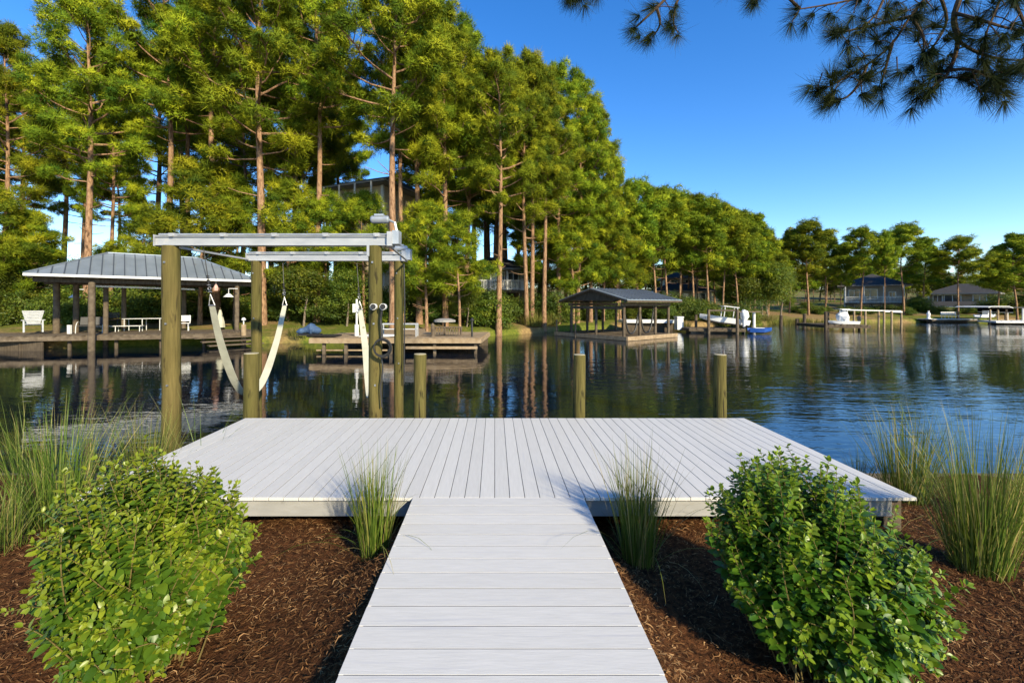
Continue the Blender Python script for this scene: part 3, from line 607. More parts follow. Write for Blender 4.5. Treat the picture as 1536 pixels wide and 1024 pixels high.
# ------------------------------------------------------------------ overhanging pine
np_root = thing('overhanging_pine', 'near pine whose shade coloured boughs hang into the top right of the sky', 'tree', (9.6, 1.0, GZ))
rnd = random.Random(9); rng = np.random.default_rng(9); tr = MB()
tr.tube([(9.6, 1.0, .4), (9.65, 1.0, 2.5), (9.5, 1.1, 5), (9.55, 1.15, 9), (9.4, 1.3, 14), (9.5, 1.3, 19)], [.26, .21, .19, .16, .11, .04], 12)
TP, TD = [], []
def tuft(p, d, m=1):
    for _ in range(m): TP.append(tuple(Vector(p) + Vector((rnd.gauss(0, .018), rnd.gauss(0, .03), rnd.gauss(0, .018))))); TD.append(tuple((Vector(d) + Vector((rnd.gauss(0, .25), rnd.gauss(0, .25), rnd.gauss(0, .2)))).normalized()))
limbs = [[(1700, -420, 3.2), (1560, -190, 3.8), (1470, -60, 4.1), (1432, 20, 4.2), (1437, 62, 4.2), (1424, 106, 4.2), (1404, 128, 4.2)],
         [(1470, -60, 4.1), (1405, -18, 4.3), (1366, 25, 4.35), (1338, 66, 4.35), (1300, 98, 4.35), (1262, 120, 4.3), (1232, 136, 4.3)],
         [(1338, 66, 4.35), (1330, 96, 4.4), (1322, 126, 4.4)], [(1366, 25, 4.35), (1320, 36, 4.5), (1275, 46, 4.5), (1256, 50, 4.5)], [(1437, 62, 4.2), (1468, 80, 4.1), (1500, 88, 4.1), (1536, 92, 4.1)],
         [(1424, 106, 4.2), (1450, 104, 4.1), (1480, 112, 4.1), (1490, 120, 4.1)], [(1432, 20, 4.2), (1470, 30, 4.0), (1510, 42, 4.0), (1560, 50, 4.0)], [(1300, 98, 4.35), (1290, 124, 4.3), (1270, 146, 4.3), (1250, 150, 4.3)],
         [(1405, -18, 4.3), (1330, -12, 4.6), (1260, 4, 4.7), (1200, 14, 4.7)], [(1560, -190, 3.8), (1300, -150, 4.3), (1120, -90, 4.6), (1040, -40, 4.7), (985, 12, 4.7), (955, 40, 4.7)], [(985, 12, 4.7), (990, 36, 4.7), (980, 55, 4.7)],
         [(1040, -40, 4.7), (1016, 2, 4.6), (1010, 36, 4.6)], [(1120, -90, 4.6), (960, -70, 4.9), (885, -28, 4.9), (868, -6, 4.9)], [(1200, 14, 4.7), (1140, -40, 4.6), (1132, -8, 4.6)], [(1424, 106, 4.2), (1400, 112, 4.3), (1390, 134, 4.3)],
         [(1404, 128, 4.2), (1414, 118, 4.2), (1446, 116, 4.2)], [(1366, 25, 4.35), (1385, 56, 4.2), (1384, 80, 4.2)], [(1560, -190, 3.8), (1530, -60, 3.9), (1505, -10, 4.0), (1490, 24, 4.0), (1478, 52, 4.0)], [(1505, -10, 4.0), (1530, 20, 3.9), (1545, 70, 3.9), (1530, 96, 3.9)], [(1405, -18, 4.3), (1420, 30, 4.4), (1400, 70, 4.4), (1376, 96, 4.4)], [(1330, -12, 4.6), (1315, 20, 4.5), (1296, 40, 4.5)]]
tr.tube([(9.5, 1.1, 7.5), (7.4, 1.9, 7.3), W(1700, -420, 3.2)], [.12, .09, .055], 8)
for i, lb in enumerate(limbs):
    P = smoothpath([W(*q) for q in lb], 4); r0 = .034 if i == 0 else (.028 if i == 9 else .014); tr.tube(P, [r0 * (1 - .75 * k / (len(P) - 1)) + .003 for k in range(len(P))], 6)
    for k in range(3, len(P)):
        if rnd.random() < (.75 if i not in (0, 9) or k > len(P) * .55 else .0):
            d = (P[k] - P[k - 1]).normalized(); sd = (d * .7 + Vector((rnd.gauss(0, .6), rnd.gauss(0, .5), rnd.gauss(-.05, .55)))).normalized(); e = P[k] + sd * rnd.uniform(.08, .26)
            tr.tube([P[k], P[k].lerp(e, .5) + Vector((0, 0, .012)), e], [.006, .005, .004], 5, False); tuft(e, sd, 1)
    tuft(P[-1], (P[-1] - P[-2]).normalized(), 2)
for px, py, d in ((852, -22, 4.9), (858, -14, 4.8), (870, -18, 4.9), (846, -30, 4.9), (862, -26, 4.8), (876, -26, 4.9)): tuft(W(px, py, d), (rnd.gauss(0, .2), 0, -.9), 2)
for px, py in ((1327, 18), (1365, 20), (1280, 20), (1400, 14), (1423, 48), (1490, 18), (1528, 54), (1495, 46), (1466, 92), (1330, 8), (1300, 10), (1450, -4), (1510, 0), (1536, 16), (1346, 108), (1293, 143), (1226, 132), (1246, 148), (1387, 128), (1408, 122), (1437, 116), (1490, 120), (1385, 78), (1298, 84), (1255, 110), (1410, 36), (1350, 44), (1460, 60), (1515, 74), (1380, 6), (1475, 40)):
    c = W(px, py, 4.2 + rnd.uniform(-.15, .3)); e = c + Vector((rnd.gauss(0, .08), rnd.gauss(0, .08), rnd.uniform(.05, .14))); tr.tube([e, c], [.006, .004], 5, False); tuft(c, (rnd.gauss(-.2, .5), rnd.gauss(0, .4), -.35 + rnd.gauss(0, .3)), 1)
tr.build('trunk', 'twig', np_root, smooth=True)
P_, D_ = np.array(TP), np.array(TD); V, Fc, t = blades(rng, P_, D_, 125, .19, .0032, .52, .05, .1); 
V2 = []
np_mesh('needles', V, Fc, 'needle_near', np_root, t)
# ------------------------------------------------------------------ far docks and boathouses
def piles(mb, pts, r, z1, z0=-1.0):
    for x, y in pts: mb.tube([(x, y, z0), (x, y, z1)], r, 10)
def poly_deck(root, poly, z, name='deck_boards', mat='timber', th=.05, fh=.2, fmat='timber'):
    """plank top over a polygon (boards laid along x) with a fascia round it"""
    mb = MB(); ys = [p[1] for p in poly]; y = min(ys); q = random.Random(len(poly) + int(z * 100))
    while y < max(ys) - .02:
        yc = y + .07; xs_ = []
        for (xa, ya), (xb, yb) in zip(poly, poly[1:] + poly[:1]):
            if (ya <= yc) != (yb <= yc): xs_.append(xa + (xb - xa) * (yc - ya) / (yb - ya))
        xs_.sort()
        for a, b in zip(xs_[::2], xs_[1::2]):
            mb.tint = q.random(); mb.box((a, y, z - th), (b, y + .135, z))
        y += .142
    mb.build(name, mat, root)
    mb = MB(); n = len(poly)
    for k in range(n):
        a, b = Vector((*poly[k], 0)), Vector((*poly[(k + 1) % n], 0)); mb.tint = q.random(); mb.bar(a + Vector((0, 0, z - th - fh / 2 - .003)), b + Vector((0, 0, z - th - fh / 2 - .003)), .06, fh)
    mb.build('fascia', fmat, root)
# left waterfront dock
ld = thing('waterfront_dock', 'long weathered timber dock under and beside the hip roofed boathouse', 'dock', (-22, 24, 0))
LP = [(-46, 17.6), (-30, 21.6), (-22.1, 23.35), (-16.6, 24.75), (-14.9, 27.4), (-18.2, 30.6), (-27, 26.4), (-31, 24.6), (-46, 20)]
poly_deck(ld, LP, .80, fh=.22)
for i in range(14): mb = MB(); t = i / 13; mb.tube([(-44 + 27.2 * t, 18.2 + 6.6 * t + .25, -1), (-44 + 27.2 * t, 18.2 + 6.6 * t + .25, .53)], .09, 8); mb.build('pile', 'timber_dark', ld)
mb = MB(); mb.box((-46, 23.0, -.8), (-24, 23.06, .52)); mb.bar((-24.1, 25.7, -.2), (-14.8, 27.7, -.2), .08, 1.4); mb.build('sea_wall', 'timber_dark', ld)
st = thing('dock_steps', 'low dark timber steps going down to the water right of the dock', 'steps', (-15.6, 25.6, 0))
for k in range(3):
    mb = MB(); mb.tint = .4; mb.bar((-17.0 + .5 * k, 24.5 - .15 * k, .55 - .2 * k), (-14.6 + .3 * k, 26.4 - .15 * k, .55 - .2 * k), .7, .05); mb.build('tread', 'timber', st)
# hip roofed boathouse
PV = local((-20.7, 26.4, 0), math.atan2(.65, .76)); pv = thing('boathouse', 'open boathouse with a hipped blue grey metal roof on round timber posts', 'boathouse', (-20.7, 26.4, .8))
def hip(m, ax, ay, rx_, z0, z1, rib, name, mat, parent, fmat, th=.12):
    mb = MB(m); e = [(-ax, -ay, z0), (ax, -ay, z0), (ax, ay, z0), (-ax, ay, z0)]; r = [(-rx_, 0, z1), (rx_, 0, z1)]
    mb.add(e + r, [(0, 1, 5, 4), (1, 2, 5), (2, 3, 4, 5), (3, 0, 4)])
    sm = MB(m)
    if rib:
        n = int(2 * ax / rib)
        for i in range(1, n):
            x = -ax + 2 * ax * i / n
            t = 1.0 if abs(x) <= rx_ else (ax - abs(x)) / (ax - rx_)
            for s in (-1, 1): sm.bar((x, s * ay, z0 + .02), (x, s * ay * (1 - t), z0 + (z1 - z0) * t + .02), .045, .05)
        n = int(2 * ay / rib)
        for i in range(1, n):
            y = -ay + 2 * ay * i / n; t = 1 - abs(y) / ay
            for s in (-1, 1): sm.bar((s * ax, y, z0 + .02), (s * (ax - (ax - rx_) * t), y, z0 + (z1 - z0) * t + .02), .045, .05)
        for p, q in ((e[0], r[0]), (e[3], r[0]), (e[1], r[1]), (e[2], r[1]), (r[0], r[1])): mb.bar(Vector(p) + Vector((0, 0, .03)), Vector(q) + Vector((0, 0, .03)), .10, .05)
    o = mb.build(name, mat, parent)
    if rib: sm.build('seams', 'seam', o)
    mb = MB(m)
    for a, b in ((0, 1), (1, 2), (2, 3), (3, 0)): mb.bar(Vector(e[a]) + Vector((0, 0, -th / 2 - .003)), Vector(e[b]) + Vector((0, 0, -th / 2 - .003)), .05, th)
    mb.box((-ax + .05, -ay + .05, z0 - .10), (ax - .05, ay - .05, z0 - .06)) if False else None
    mb.build('eave_fascia', fmat, parent); return o
hip(PV, 5.15, 2.6, 2.15, 4.0, 5.42, .46, 'roof', 'roof', pv, 'white')
mb = MB(PV)
for b in (-2.0, 2.0): mb.bar((-4.9, b, 3.74), (4.9, b, 3.74), .14, .26)
for a in (-4.4, -2.2, 0, 2.2, 4.4): mb.bar((a, -2.4, 3.95), (a, 2.4, 3.95), .06, .14)
mb.build('roof_beams', 'timber_dark', pv)
for a, b, r in ((-2.75, -2.05, .15), (4.0, -2.0, .13), (-4.4, 1.9, .15), (-2.24, 0, .12), (-3.6, 2.1, .14), (-1.45, 2.0, .12), (1.6, 2.0, .13), (4.6, 1.9, .13), (4.3, .2, .11)):
    mb = MB(PV); pole_mesh(mb, a, b, -1, 3.7, r, int(a * 9 + b), (.02, .0), 12); mb.build('post', 'timber', pv, smooth=True)
mb = MB(); mb.bar(W(140, 429, 23.6), W(292, 434, 27.0), .10, .09); mb.build('lift_rail', 'white', pv)
for k, (px, py, d, sg, lab) in enumerate(((112, 444, 27.3, 1, 'white barn lamp on the left rear boathouse post'), (343, 443, 26.8, -1, 'white gooseneck lamp on the right boathouse post'))):
    l = thing('gooseneck_lamp', lab, 'lamp', tuple(W(px, py, d)), 'barn lamps of the boathouse'); c = W(px, py, d)
    mb = MB(); mb.tube([c + Vector((0, 0, .10)), c + Vector((0, 0, .04)), c + Vector((0, 0, -.10))], [.10, .16, .30], 14); mb.build('lamp_shade', 'white', l)
    mb = MB(); mb.tube([c + Vector((0, 0, .08)), c + Vector((0, 0, .42)), c + Vector((.5, .1, .42))], .025, 6); mb.build('arm', 'white', l)
# furniture
def adirondack(loc, ang, label, sc=1.0):
    m = local(loc, ang) @ Matrix.Scale(sc, 4); t = thing('slatted_chair', label, 'chair', loc)
    mb = MB(m)
    for i in range(9):
        t_ = i / 8; wd = .25 + .13 * t_; yy = .20 + .30 * t_; zz = .40 + .58 * t_; mb.box((-wd, yy, zz), (wd, yy + .025, zz + .058))
    for sx in (-.2, .2): mb.bar((sx * .9, .226, .36), (sx * 1.3, .54, 1.0), .05, .03, (0, 1, .3))
    mb.build('backrest', 'alu', t); mb = MB(m)
    for i in range(5): mb.box((-.28, -.32 + i * .11, .40 - i * .02), (.28, -.23 + i * .11, .42 - i * .02))
    mb.build('seat', 'alu', t)
    for s in (-1, 1):
        mb = MB(m); mb.box((s * .35 - .06, -.38, .575), (s * .35 + .06, .35, .60)); mb.build('armrest', 'alu', t)
        mb = MB(m); mb.box((s * .32 - .03, -.34, .0), (s * .32 + .03, -.25, .574)); mb.build('leg', 'alu', t)
        mb = MB(m); mb.bar((s * .30, .45, .0), (s * .30, .2, .42), .05, .05); mb.build('leg', 'alu', t)
adirondack((X(47, 23.8), 23.9, .95), R(47), 'pale slatted garden chair on the grass left of the boathouse', 1.12)
def bench(mat, loc, ang, L_, label, back=False, name='bench', cat='bench', h=.45, w=.5):
    m = local(loc, ang); t = thing(name, label, cat, loc); mb = MB(m)
    for k in range(4): mb.box((-L_ / 2, -w / 2 + k * w / 4, h - .03), (L_ / 2, -w / 2 + (k + .85) * w / 4, h))
    mb.build('seat' if cat != 'table' else 'tabletop', mat, t)
    nl = 2 if L_ < 1.6 else 3
    for i in range(nl):
        x = -L_ / 2 + .1 + (L_ - .2) * i / (nl - 1)
        for s in (-1, 1):
            mb = MB(m); mb.tube([(x, s * (w / 2 - .04), 0), (x, s * (w / 2 - .06), h - .031)], .022, 6); mb.build('leg', mat, t)
    if back:
        mb = MB(m)
        for k in range(3): mb.box((-L_ / 2, w / 2 - .03, h + .1 + k * .13), (L_ / 2, w / 2, h + .2 + k * .13))
        for x in (-L_ / 2 + .04, L_ / 2 - .04): mb.box((x - .02, w / 2 + .001, h - .1), (x + .02, w / 2 + .03, h + .47))
        mb.build('backrest', mat, t)
    return t
bench('white', (X(188, 27), 26.4, .8), R(20), 2.6, 'low white framed lounger under the hip roof', h=.36)
bench('white', (X(224, 28), 27.6, .8), R(24), 2.0, 'white topped dining table under the hip roof', name='dining_table', cat='table', h=.78, w=.9)
bench('white', (X(288, 28), 27.2, .8), R(30), .75, 'white framed armchair near the right end of the boathouse', back=True, name='armchair', cat='chair', h=.5)
bench('black', (X(190, 30), 28.9, .95), R(40), .7, 'dark wicker chair standing behind the white lounger', back=True, name='wicker_chair', cat='chair', h=.5, w=.6)
for px, lab in ((146, 'dark curved chair beside the front boathouse post'), (164, 'dark curved chair between two boathouse posts')):
    t = thing('patio_chair', lab, 'chair', (X(px, 26), 25.2, .8)); m = local((X(px, 26), 25.2, .8), R(30)); mb = MB(m)
    mb.box((-.28, -.28, .40), (.28, .28, .44)); mb.build('seat', 'black', t); mb = MB(m); mb.bar((0, .26, .46), (0, .42, .92), .54, .03, (0, 1, .3)); mb.build('backrest', 'black', t)
    mb = MB(m)
    for s in (-1, 1): mb.tube(smoothpath([Vector((s * .31, -.36, 0)), Vector((s * .31, -.28, .42)), Vector((s * .31, .0, .64)), Vector((s * .31, .36, .60))], 4), .02, 6)
    mb.build('frame', 'white', t)
t = thing('folded_parasol', 'pale folded parasol leaning near the right boathouse post', 'parasol', (X(336, 29), 28.6, .8)); c = (X(336, 29), 28.6)
mb = MB(); mb.tube([(c[0], c[1], .95), (c[0], c[1], 1.3), (c[0], c[1], 2.1)], [.30, .26, .06], 9); mb.build('canopy', 'strap', t); mb = MB(); mb.tube([(c[0], c[1], .8), (c[0], c[1], 2.25)], .025, 6); mb.build('pole', 'timber', t)
t = thing('hanging_lantern', 'small pinkish lantern hanging under the boathouse eave', 'lantern', tuple(W(324, 431, 26.2))); c = W(324, 431, 26.2)
M['pink'] = plain('faded_pink_paint', (.50, .30, .24)); mb = MB(); mb.tube([c + Vector((0, 0, -.2)), c + Vector((0, 0, -.05)), c + Vector((0, 0, .12)), c + Vector((0, 0, .2))], [.12, .14, .08, .02], 8); mb.build('body', 'pink', t)
mb = MB(); mb.tube([c + Vector((0, 0, .2)), c + Vector((0, 0, .75))], .01, 5); mb.build('chain', 'steel', t)
t = thing('dock_pile_light', 'short timber pile with a white light on top, right of the dock steps', 'light post', (X(365.5, 26.2), 26.2, 0)); mb = MB(); mb.tube([(X(365.5, 26.2), 26.2, -1), (X(365.5, 26.2), 26.2, 1.25)], .14, 10); mb.build('pile', 'timber_warm', t)
c = W(365.5, 482, 26.2); mb = MB(); mb.tube([(c.x, c.y, 1.25), (c.x, c.y, 1.5)], .035, 6); mb.tube([(c.x, c.y, 1.5), (c.x, c.y, 1.56), (c.x, c.y, 1.66)], [.11, .13, .06], 10); mb.build('lamp', 'white', t)
mb = MB(); mb.box((X(103, 24.6), 24.5, .8), (X(107.5, 24.6), 24.62, 1.3)); tag(mb.build('pedestal_box', 'white', loc=(X(105, 24.6), 24.5, .8)), 'small white power pedestal on the dock left of the front boathouse post', 'pedestal')

# middle dock
md = thing('swim_dock', 'tan timber dock lying low in front of the pines at mid left', 'dock', (-5, 24, 0))
poly_deck(md, [(-9.2, 21.5), (-.70, 21.5), (-.30, 26.2), (-4.2, 26.4), (-4.8, 29.6), (-7.2, 29.6), (-7.0, 26.0), (-9.0, 25.4)], .80, mat='timber_warm', fh=.20, fmat='timber_warm')
mb = MB(); mb.bar((-4.4, 21.45, .33), (-.85, 21.45, .33), .08, .13); mb.bar((-9.0, 21.9, .16), (-5.2, 21.9, .16), .08, .07); mb.build('lower_rail', 'timber_warm', md)
for x in (-8.55, -7.45, -5.2, -3.0, -.95):
    mb = MB(); mb.box((x - .07, 21.65, -1), (x + .07, 21.8, .54)); mb.build('dock_pile', 'timber', md)
mb = MB(); mb.box((-9, 26, -.8), (-.4, 26.05, .5)); mb.build('back_wall', 'timber_dark', md)
pb = thing('davit_post', 'slim white davit post with two white boxes on the tan dock', 'post', (X(535, 23), 23, .8)); c = W(535, 455, 23)
mb = MB(); mb.tube([(c.x, 23, .8), (c.x, 23, 2.75)], .05, 8); mb.tube([(c.x, 23, .8), (c.x, 23, 1.4)], .11, 8); mb.build('post', 'white', pb); mb = MB(); mb.box((c.x - .17, 22.85, 2.05), (c.x - .02, 22.95, 2.5)); mb.box((c.x + .03, 22.85, 2.08), (c.x + .15, 22.95, 2.42)); mb.build('box', 'white', pb)
for px, lab in ((585, 'white framed bench on the tan dock left of the rear lift post'), (613, 'white framed bench on the tan dock right of the rear lift post')):
    t = thing('frame_bench', lab, 'bench', (X(px, 22.6), 22.6, .8)); x = X(px, 22.6); mb = MB()
    for sx in (-.42, .42):
        for dy in (0, .5): mb.box((x + sx - .03, 22.4 + dy, .8), (x + sx + .03, 22.46 + dy, 1.42 if sx > 0 or dy else 1.2))
    mb.box((x - .45, 22.4, 1.42), (x + .45, 22.46, 1.48)); mb.box((x - .45, 22.9, 1.42), (x + .45, 22.96, 1.48)); mb.build('frame', 'alu', t); mb = MB()
    for k in range(3): mb.box((x - .42, 22.47 + k * .14, 1.17), (x + .42, 22.59 + k * .14, 1.2))
    mb.build('seat', 'white', t)
t = thing('shaded_table', 'round grey topped table near the right end of the tan dock', 'table', (X(667, 23.6), 23.6, .8)); x = X(667, 23.6)
mb = MB(); mb.tube([(x, 23.6, 1.52), (x, 23.6, 1.62), (x, 23.6, 1.70)], [.60, .58, .3], 20); mb.build('tabletop', 'greywall', t); mb = MB(); mb.tube([(x, 23.6, .8), (x, 23.6, 1.52)], .06, 8); mb.build('pedestal', 'timber', t)
t = thing('slat_bench', 'weathered slatted bench in front of the round table', 'bench', (X(672, 22.7), 22.7, .8)); x = X(672, 22.7); mb = MB()
for k in range(11): mb.box((x - .68 + k * .13, 22.7, .88), (x - .61 + k * .13, 22.73, 1.25))
mb.build('slats', 'timber', t); mb = MB(); mb.box((x - .75, 22.65, 1.25), (x + .75, 22.9, 1.30)); mb.build('seat', 'timber', t); mb = MB()
for s in (-.72, .70): mb.box((x + s - .03, 22.66, .8), (x + s + .03, 22.74, 1.249))
mb.build('legs', 'timber', t)
for px, z1, mt, lab in ((649, 1.35, 'timber', 'squat timber post on the tan dock left of the slatted bench'), (708, 1.62, 'black', 'dark lamp post at the right end of the tan dock')):
    t = thing('dock_post', lab, 'post', (X(px, 22.3), 22.3, .8)); x = X(px, 22.3); mb = MB(); mb.tube([(x, 22.3, .8), (x, 22.3, z1)], .09 if px == 649 else .05, 8); mb.build('shaft', mt, t); mb = MB(); mb.tube([(x, 22.3, z1), (x, 22.3, z1 + .05), (x, 22.3, z1 + .16)], [.10, .11, .03], 8); mb.build('cap', mt, t)
t = thing('covered_watercraft', 'small watercraft under a rumpled blue cover at the left end of the tan dock', 'watercraft', (X(464, 23.5), 23.5, .8)); x = X(464, 23.5); q = random.Random(4)
mb = MB(); mb.tube(smoothpath([Vector((x - .6, 23.3, .98)), Vector((x - .25, 23.4, 1.06)), Vector((x + .1, 23.5, 1.14)), Vector((x + .35, 23.5, 1.08)), Vector((x + .6, 23.6, 1.0))], 3), [.05, .12, .17, .15, .19, .26, .33, .30, .22, .21, .19, .15, .06], 9); mb.build('cover', 'bluecover', t, smooth=True)
mb = MB(); mb.box((x - .55, 23.2, .8), (x + .6, 23.8, .88)); mb.build('cradle', 'black', t)
def hull(m, L_, B, D, mat, parent, name='hull', tr=.85, n=10, rocker=.18):
    """open boat: stern at x=-L/2, bow at +L/2"""
    mb = MB(m); vs = []
    for i in range(n + 1):
        t = i / n; w = B / 2 * (tr + (1 - tr) * min(1, t * 3)) * (1 - max(0, (t - .5) / .5) ** 2.2 * .97); x = -L_ / 2 + L_ * t; zk = D * rocker * max(0, (t - .55) / .45) ** 2 * 3; zs = D * (1 + .18 * t * t)
        for s in (-1, -.72, 0, .72, 1): vs.append((x, s * w, zs if abs(s) == 1 else (zk + (D * .22 if s else 0))))
        for s in (.82, .5, -.5, -.82): vs.append((x - (.04 if i == n else 0), s * w, (zs - .001 if abs(s) == .82 else zk + D * .45)))
    k = 9; fs = []
    for i in range(n):
        for j in range(k): fs.append((i * k + j, i * k + (j + 1) % k, (i + 1) * k + (j + 1) % k, (i + 1) * k + j))
    fs += [tuple(range(k))[::-1], tuple(n * k + j for j in range(k))]
    mb.add(vs, fs); return mb.build(name, mat, parent, smooth=True)
kb = thing('kayak', 'dark kayak lying on the front edge of the tan dock', 'kayak', (X(488, 21.9), 21.9, .8)); hull(local((X(488, 21.9), 21.85, .81), 0), 1.7, .5, .14, 'black', kb)
kb = thing('paddle_board', 'white paddle board lying on the tan dock behind the lift post', 'board', (X(570, 22.2), 22.2, .8)); hull(local((X(568, 21.9), 21.9, .81), 0), 1.9, .6, .12, 'boatwhite', kb)

# gable roofed boathouse in the middle
GB = local((8.85, 28.9, 0), math.atan2(.6, .8)); gb = thing('gable_boathouse', 'open gable roofed boathouse on a low square dock in the middle distance', 'boathouse', (9.5, 33.5, .28))
mb = MB(GB)
for i in range(47): mb.tint = random.Random(i).random(); mb.box((.05, .05 + i * .143, .20), (6.0, .185 + i * .143, .26))
mb.build('deck_boards', 'timber', gb); mb = MB(GB); mb.box((-.03, -.06, .02), (6.05, .0, .29)); mb.box((-.06, 0, .02), (0, 6.8, .29)); mb.build('pale_rim', 'timber_warm', gb)
mb = MB(GB); mb.box((.02, .02, -.5), (6.0, 6.78, .19)); mb.build('floats', 'black', gb)
GE, GR = 2.78, 3.62
mb = MB(GB); y0, y1, ym = -.25, 6.0, 2.9; xa, xb = -.35, 6.3
for (ya, yb) in ((y0, ym), (y1, ym)):
    s = 1; mb.add([(xa, ya, GE), (xb, ya, GE), (xb, yb, GR), (xa, yb, GR), (xa, ya, GE - .05), (xb, ya, GE - .05), (xb, yb, GR - .05), (xa, yb, GR - .05)], [(0, 1, 2, 3), (7, 6, 5, 4), (0, 4, 5, 1), (1, 5, 6, 2), (3, 7, 4, 0)])
rf = mb.build('roof', 'roof', gb); mb = MB(GB)
for (ya, yb) in ((y0, ym), (y1, ym)):
    for i in range(1, 15): x = xa + (xb - xa) * i / 15; mb.bar((x, ya, GE + .02), (x, yb, GR + .02), .035, .04)
mb.build('seams', 'seam', rf)
mb = MB(GB)
for ya in (y0, y1): mb.bar((xa, ya, GE - .12), (xb, ya, GE - .12), .05, .13)
for x in (xa + .02, xb - .02): mb.bar((x, y0, GE - .11), (x, ym, GR - .11), .04, .12); mb.bar((x, y1, GE - .11), (x, ym, GR - .11), .04, .12)
mb.add([(xa + .2, y0 + .3, GE - .05), (xa + .2, y1 - .3, GE - .05), (xa + .2, ym, GR - .08)], [(0, 1, 2)])
mb.build('gable_trim', 'timber_dark', gb)
mb = MB(GB)
for y in (.5, 5.3): mb.bar((.0, y, GE - .32), (5.9, y, GE - .32), .12, .22)
for x in (.25, 5.7): mb.bar((x, .5, GE - .56), (x, 5.3, GE - .56), .12, .2)
mb.build('beams', 'timber', gb)
for x, y in ((.3, .5), (2.1, .5), (4.0, .5), (5.7, .5), (.3, 2.9), (.3, 5.3), (2.1, 5.3), (4.0, 5.3), (5.7, 5.3)):
    mb = MB(GB); mb.tint = .2 + .06 * x; mb.tube([(x, y, .262), (x, y, GE - .44)], .10, 10); mb.build('post', 'timber', gb)
for k, (xa_, lab) in enumerate(((.5, 'dark rubber sling drooping between the left front posts of the gable boathouse'), (2.3, 'dark rubber sling drooping between the middle posts of the gable boathouse'))):
    t = thing('rubber_sling', lab, 'sling', tuple(GB @ Vector((xa_ + .8, .6, 1.2))), 'dark slings in the gable boathouse'); mb = MB(GB); mb.tube(smoothpath([Vector((xa_, .62, 2.0)), Vector((xa_ + .35, .62, .75)), Vector((xa_ + .8, .62, .42)), Vector((xa_ + 1.3, .62, .8)), Vector((xa_ + 1.6, .62, 1.9))], 5), .06, 7); mb.build('hose', 'black', t)
    mb = MB(GB)
    for x_, z_ in ((xa_, 2.0), (xa_ + 1.6, 1.9)): mb.tube([(x_, .62, z_), (x_, .56, GE - .43)], .012, 5)
    mb.build('rope', 'steel', t)
for i, (u, v, h_, lab) in enumerate(((.0, 6.6, .95, 'thin post at the far left corner of the square dock'), (-.02, 4.6, .75, 'short pale post on the left rim of the square dock'), (1.6, 6.6, 1.4, 'thin tall post behind the square dock left of the roof'), (3.2, .0, .55, 'small bollard on the front rim of the square dock'))):
    p = GB @ Vector((u, v, 0)); mb = MB(); mb.tube([(p.x, p.y, -.8), (p.x, p.y, .26 + h_)], .07, 8); mb.tube([(p.x, p.y, .26 + h_), (p.x, p.y, .30 + h_)], [.075, .03], 8); tag(mb.build('dock_post', 'timber', loc=(p.x, p.y, 0)), lab, 'post', 'posts of the square dock')
# pale pier behind the gable boathouse
pr = thing('pale_pier', 'pale topped pier with a dark underside behind the gable boathouse', 'pier', (X(975, 40), 40, 0)); poly_deck(pr, [(X(936, 40), 40), (X(1014, 39.5), 39.5), (X(1014, 39.5), 41.3), (X(936, 40), 41.8)], 1.0, mat='white', fh=.22, fmat='white')
mb = MB(); mb.box((X(937, 40), 40.2, -.6), (X(1013, 39.7), 41, .72)); mb.build('underside', 'timber_dark', pr)
bx = thing('dock_box', 'white dock box standing at the right end of the pale pier', 'box', (X(1017, 38.5), 38.5, 0)); mb = MB(); mb.bbox((X(1014, 38.5), 38.2, .2), (X(1023, 38.5), 38.9, 1.25), .05); mb.build('body', 'white', bx); mb = MB(); mb.bbox((X(1013.5, 38.5), 38.15, 1.251), (X(1023.5, 38.5), 38.95, 1.36), .03); mb.build('lid', 'white', bx)
# boat lift with pale boat
D2 = 36.5
dk2 = thing('floating_dock', 'low grey floating dock below the pale boat on the lift', 'dock', (X(1075, D2), D2, 0)); poly_deck(dk2, [(X(1036, D2), D2 + .3), (X(1112, D2), D2 - .6), (X(1114, D2), D2 + 1.6), (X(1036, D2), D2 + 2.6)], .42, mat='timber', fh=.2); mb = MB(); mb.box((X(1040, D2), D2 + .5, -.5), (X(1108, D2), D2 + 1.4, .17)); mb.build('floats', 'black', dk2)
lf = thing('piling_lift', 'brown timber boat lift frame around the pale boat', 'boat lift', (X(1085, D2), D2, 0))
for px, py, dd in ((1063, 464, -.2), (1106, 464, -.9), (1131, 468, 1.8), (1044, 473, 2.2)):
    mb = MB(); mb.tube([(X(px, D2 + dd), D2 + dd, -1), (X(px, D2 + dd), D2 + dd, Z(py, D2))], .12, 8); mb.build('post', 'timber' if px != 1131 else 'white', lf)
mb = MB(); mb.bar(W(1062, 465.5, D2 - .2), W(1107, 465.5, D2 - .9), .14, .14); mb.bar(W(1106, 467.5, D2 - .9), W(1140, 467.5, D2 + 1.8), .12, .1); mb.build('top_beam', 'timber', lf)
pbm = local((X(1085, D2 + .5), D2 + .6, .78), R(-8)) @ Matrix.Rotation(R(-7), 4, 'Y').inverted(); pbt = thing('pale_boat', 'pale open boat raised on the timber lift, bow up to the left', 'boat', tuple(pbm.translation))
pm = pbm @ Matrix.Rotation(R(180), 4, 'Z'); hull(pm, 3.9, 1.4, .55, 'boatwhite', pbt)
mb = MB(pm)
for x_ in (-.9, .1):
    for s in (-.35, .35): mb.tube([(x_, s, .4), (x_, s, 1.5)], .035, 6)
mb.box((-1.0, -.45, 1.48), (.25, .45, 1.54)); mb.build('t_top', 'white', pbt)
om = MB(local((X(1116, D2 - .4), D2 - .4, .55), R(20))); om.tube([(0, 0, .0), (0, 0, .5), (.08, 0, .9), (.0, 0, 1.25), (-.1, 0, 1.4)], [.10, .16, .34, .30, .12], 10)
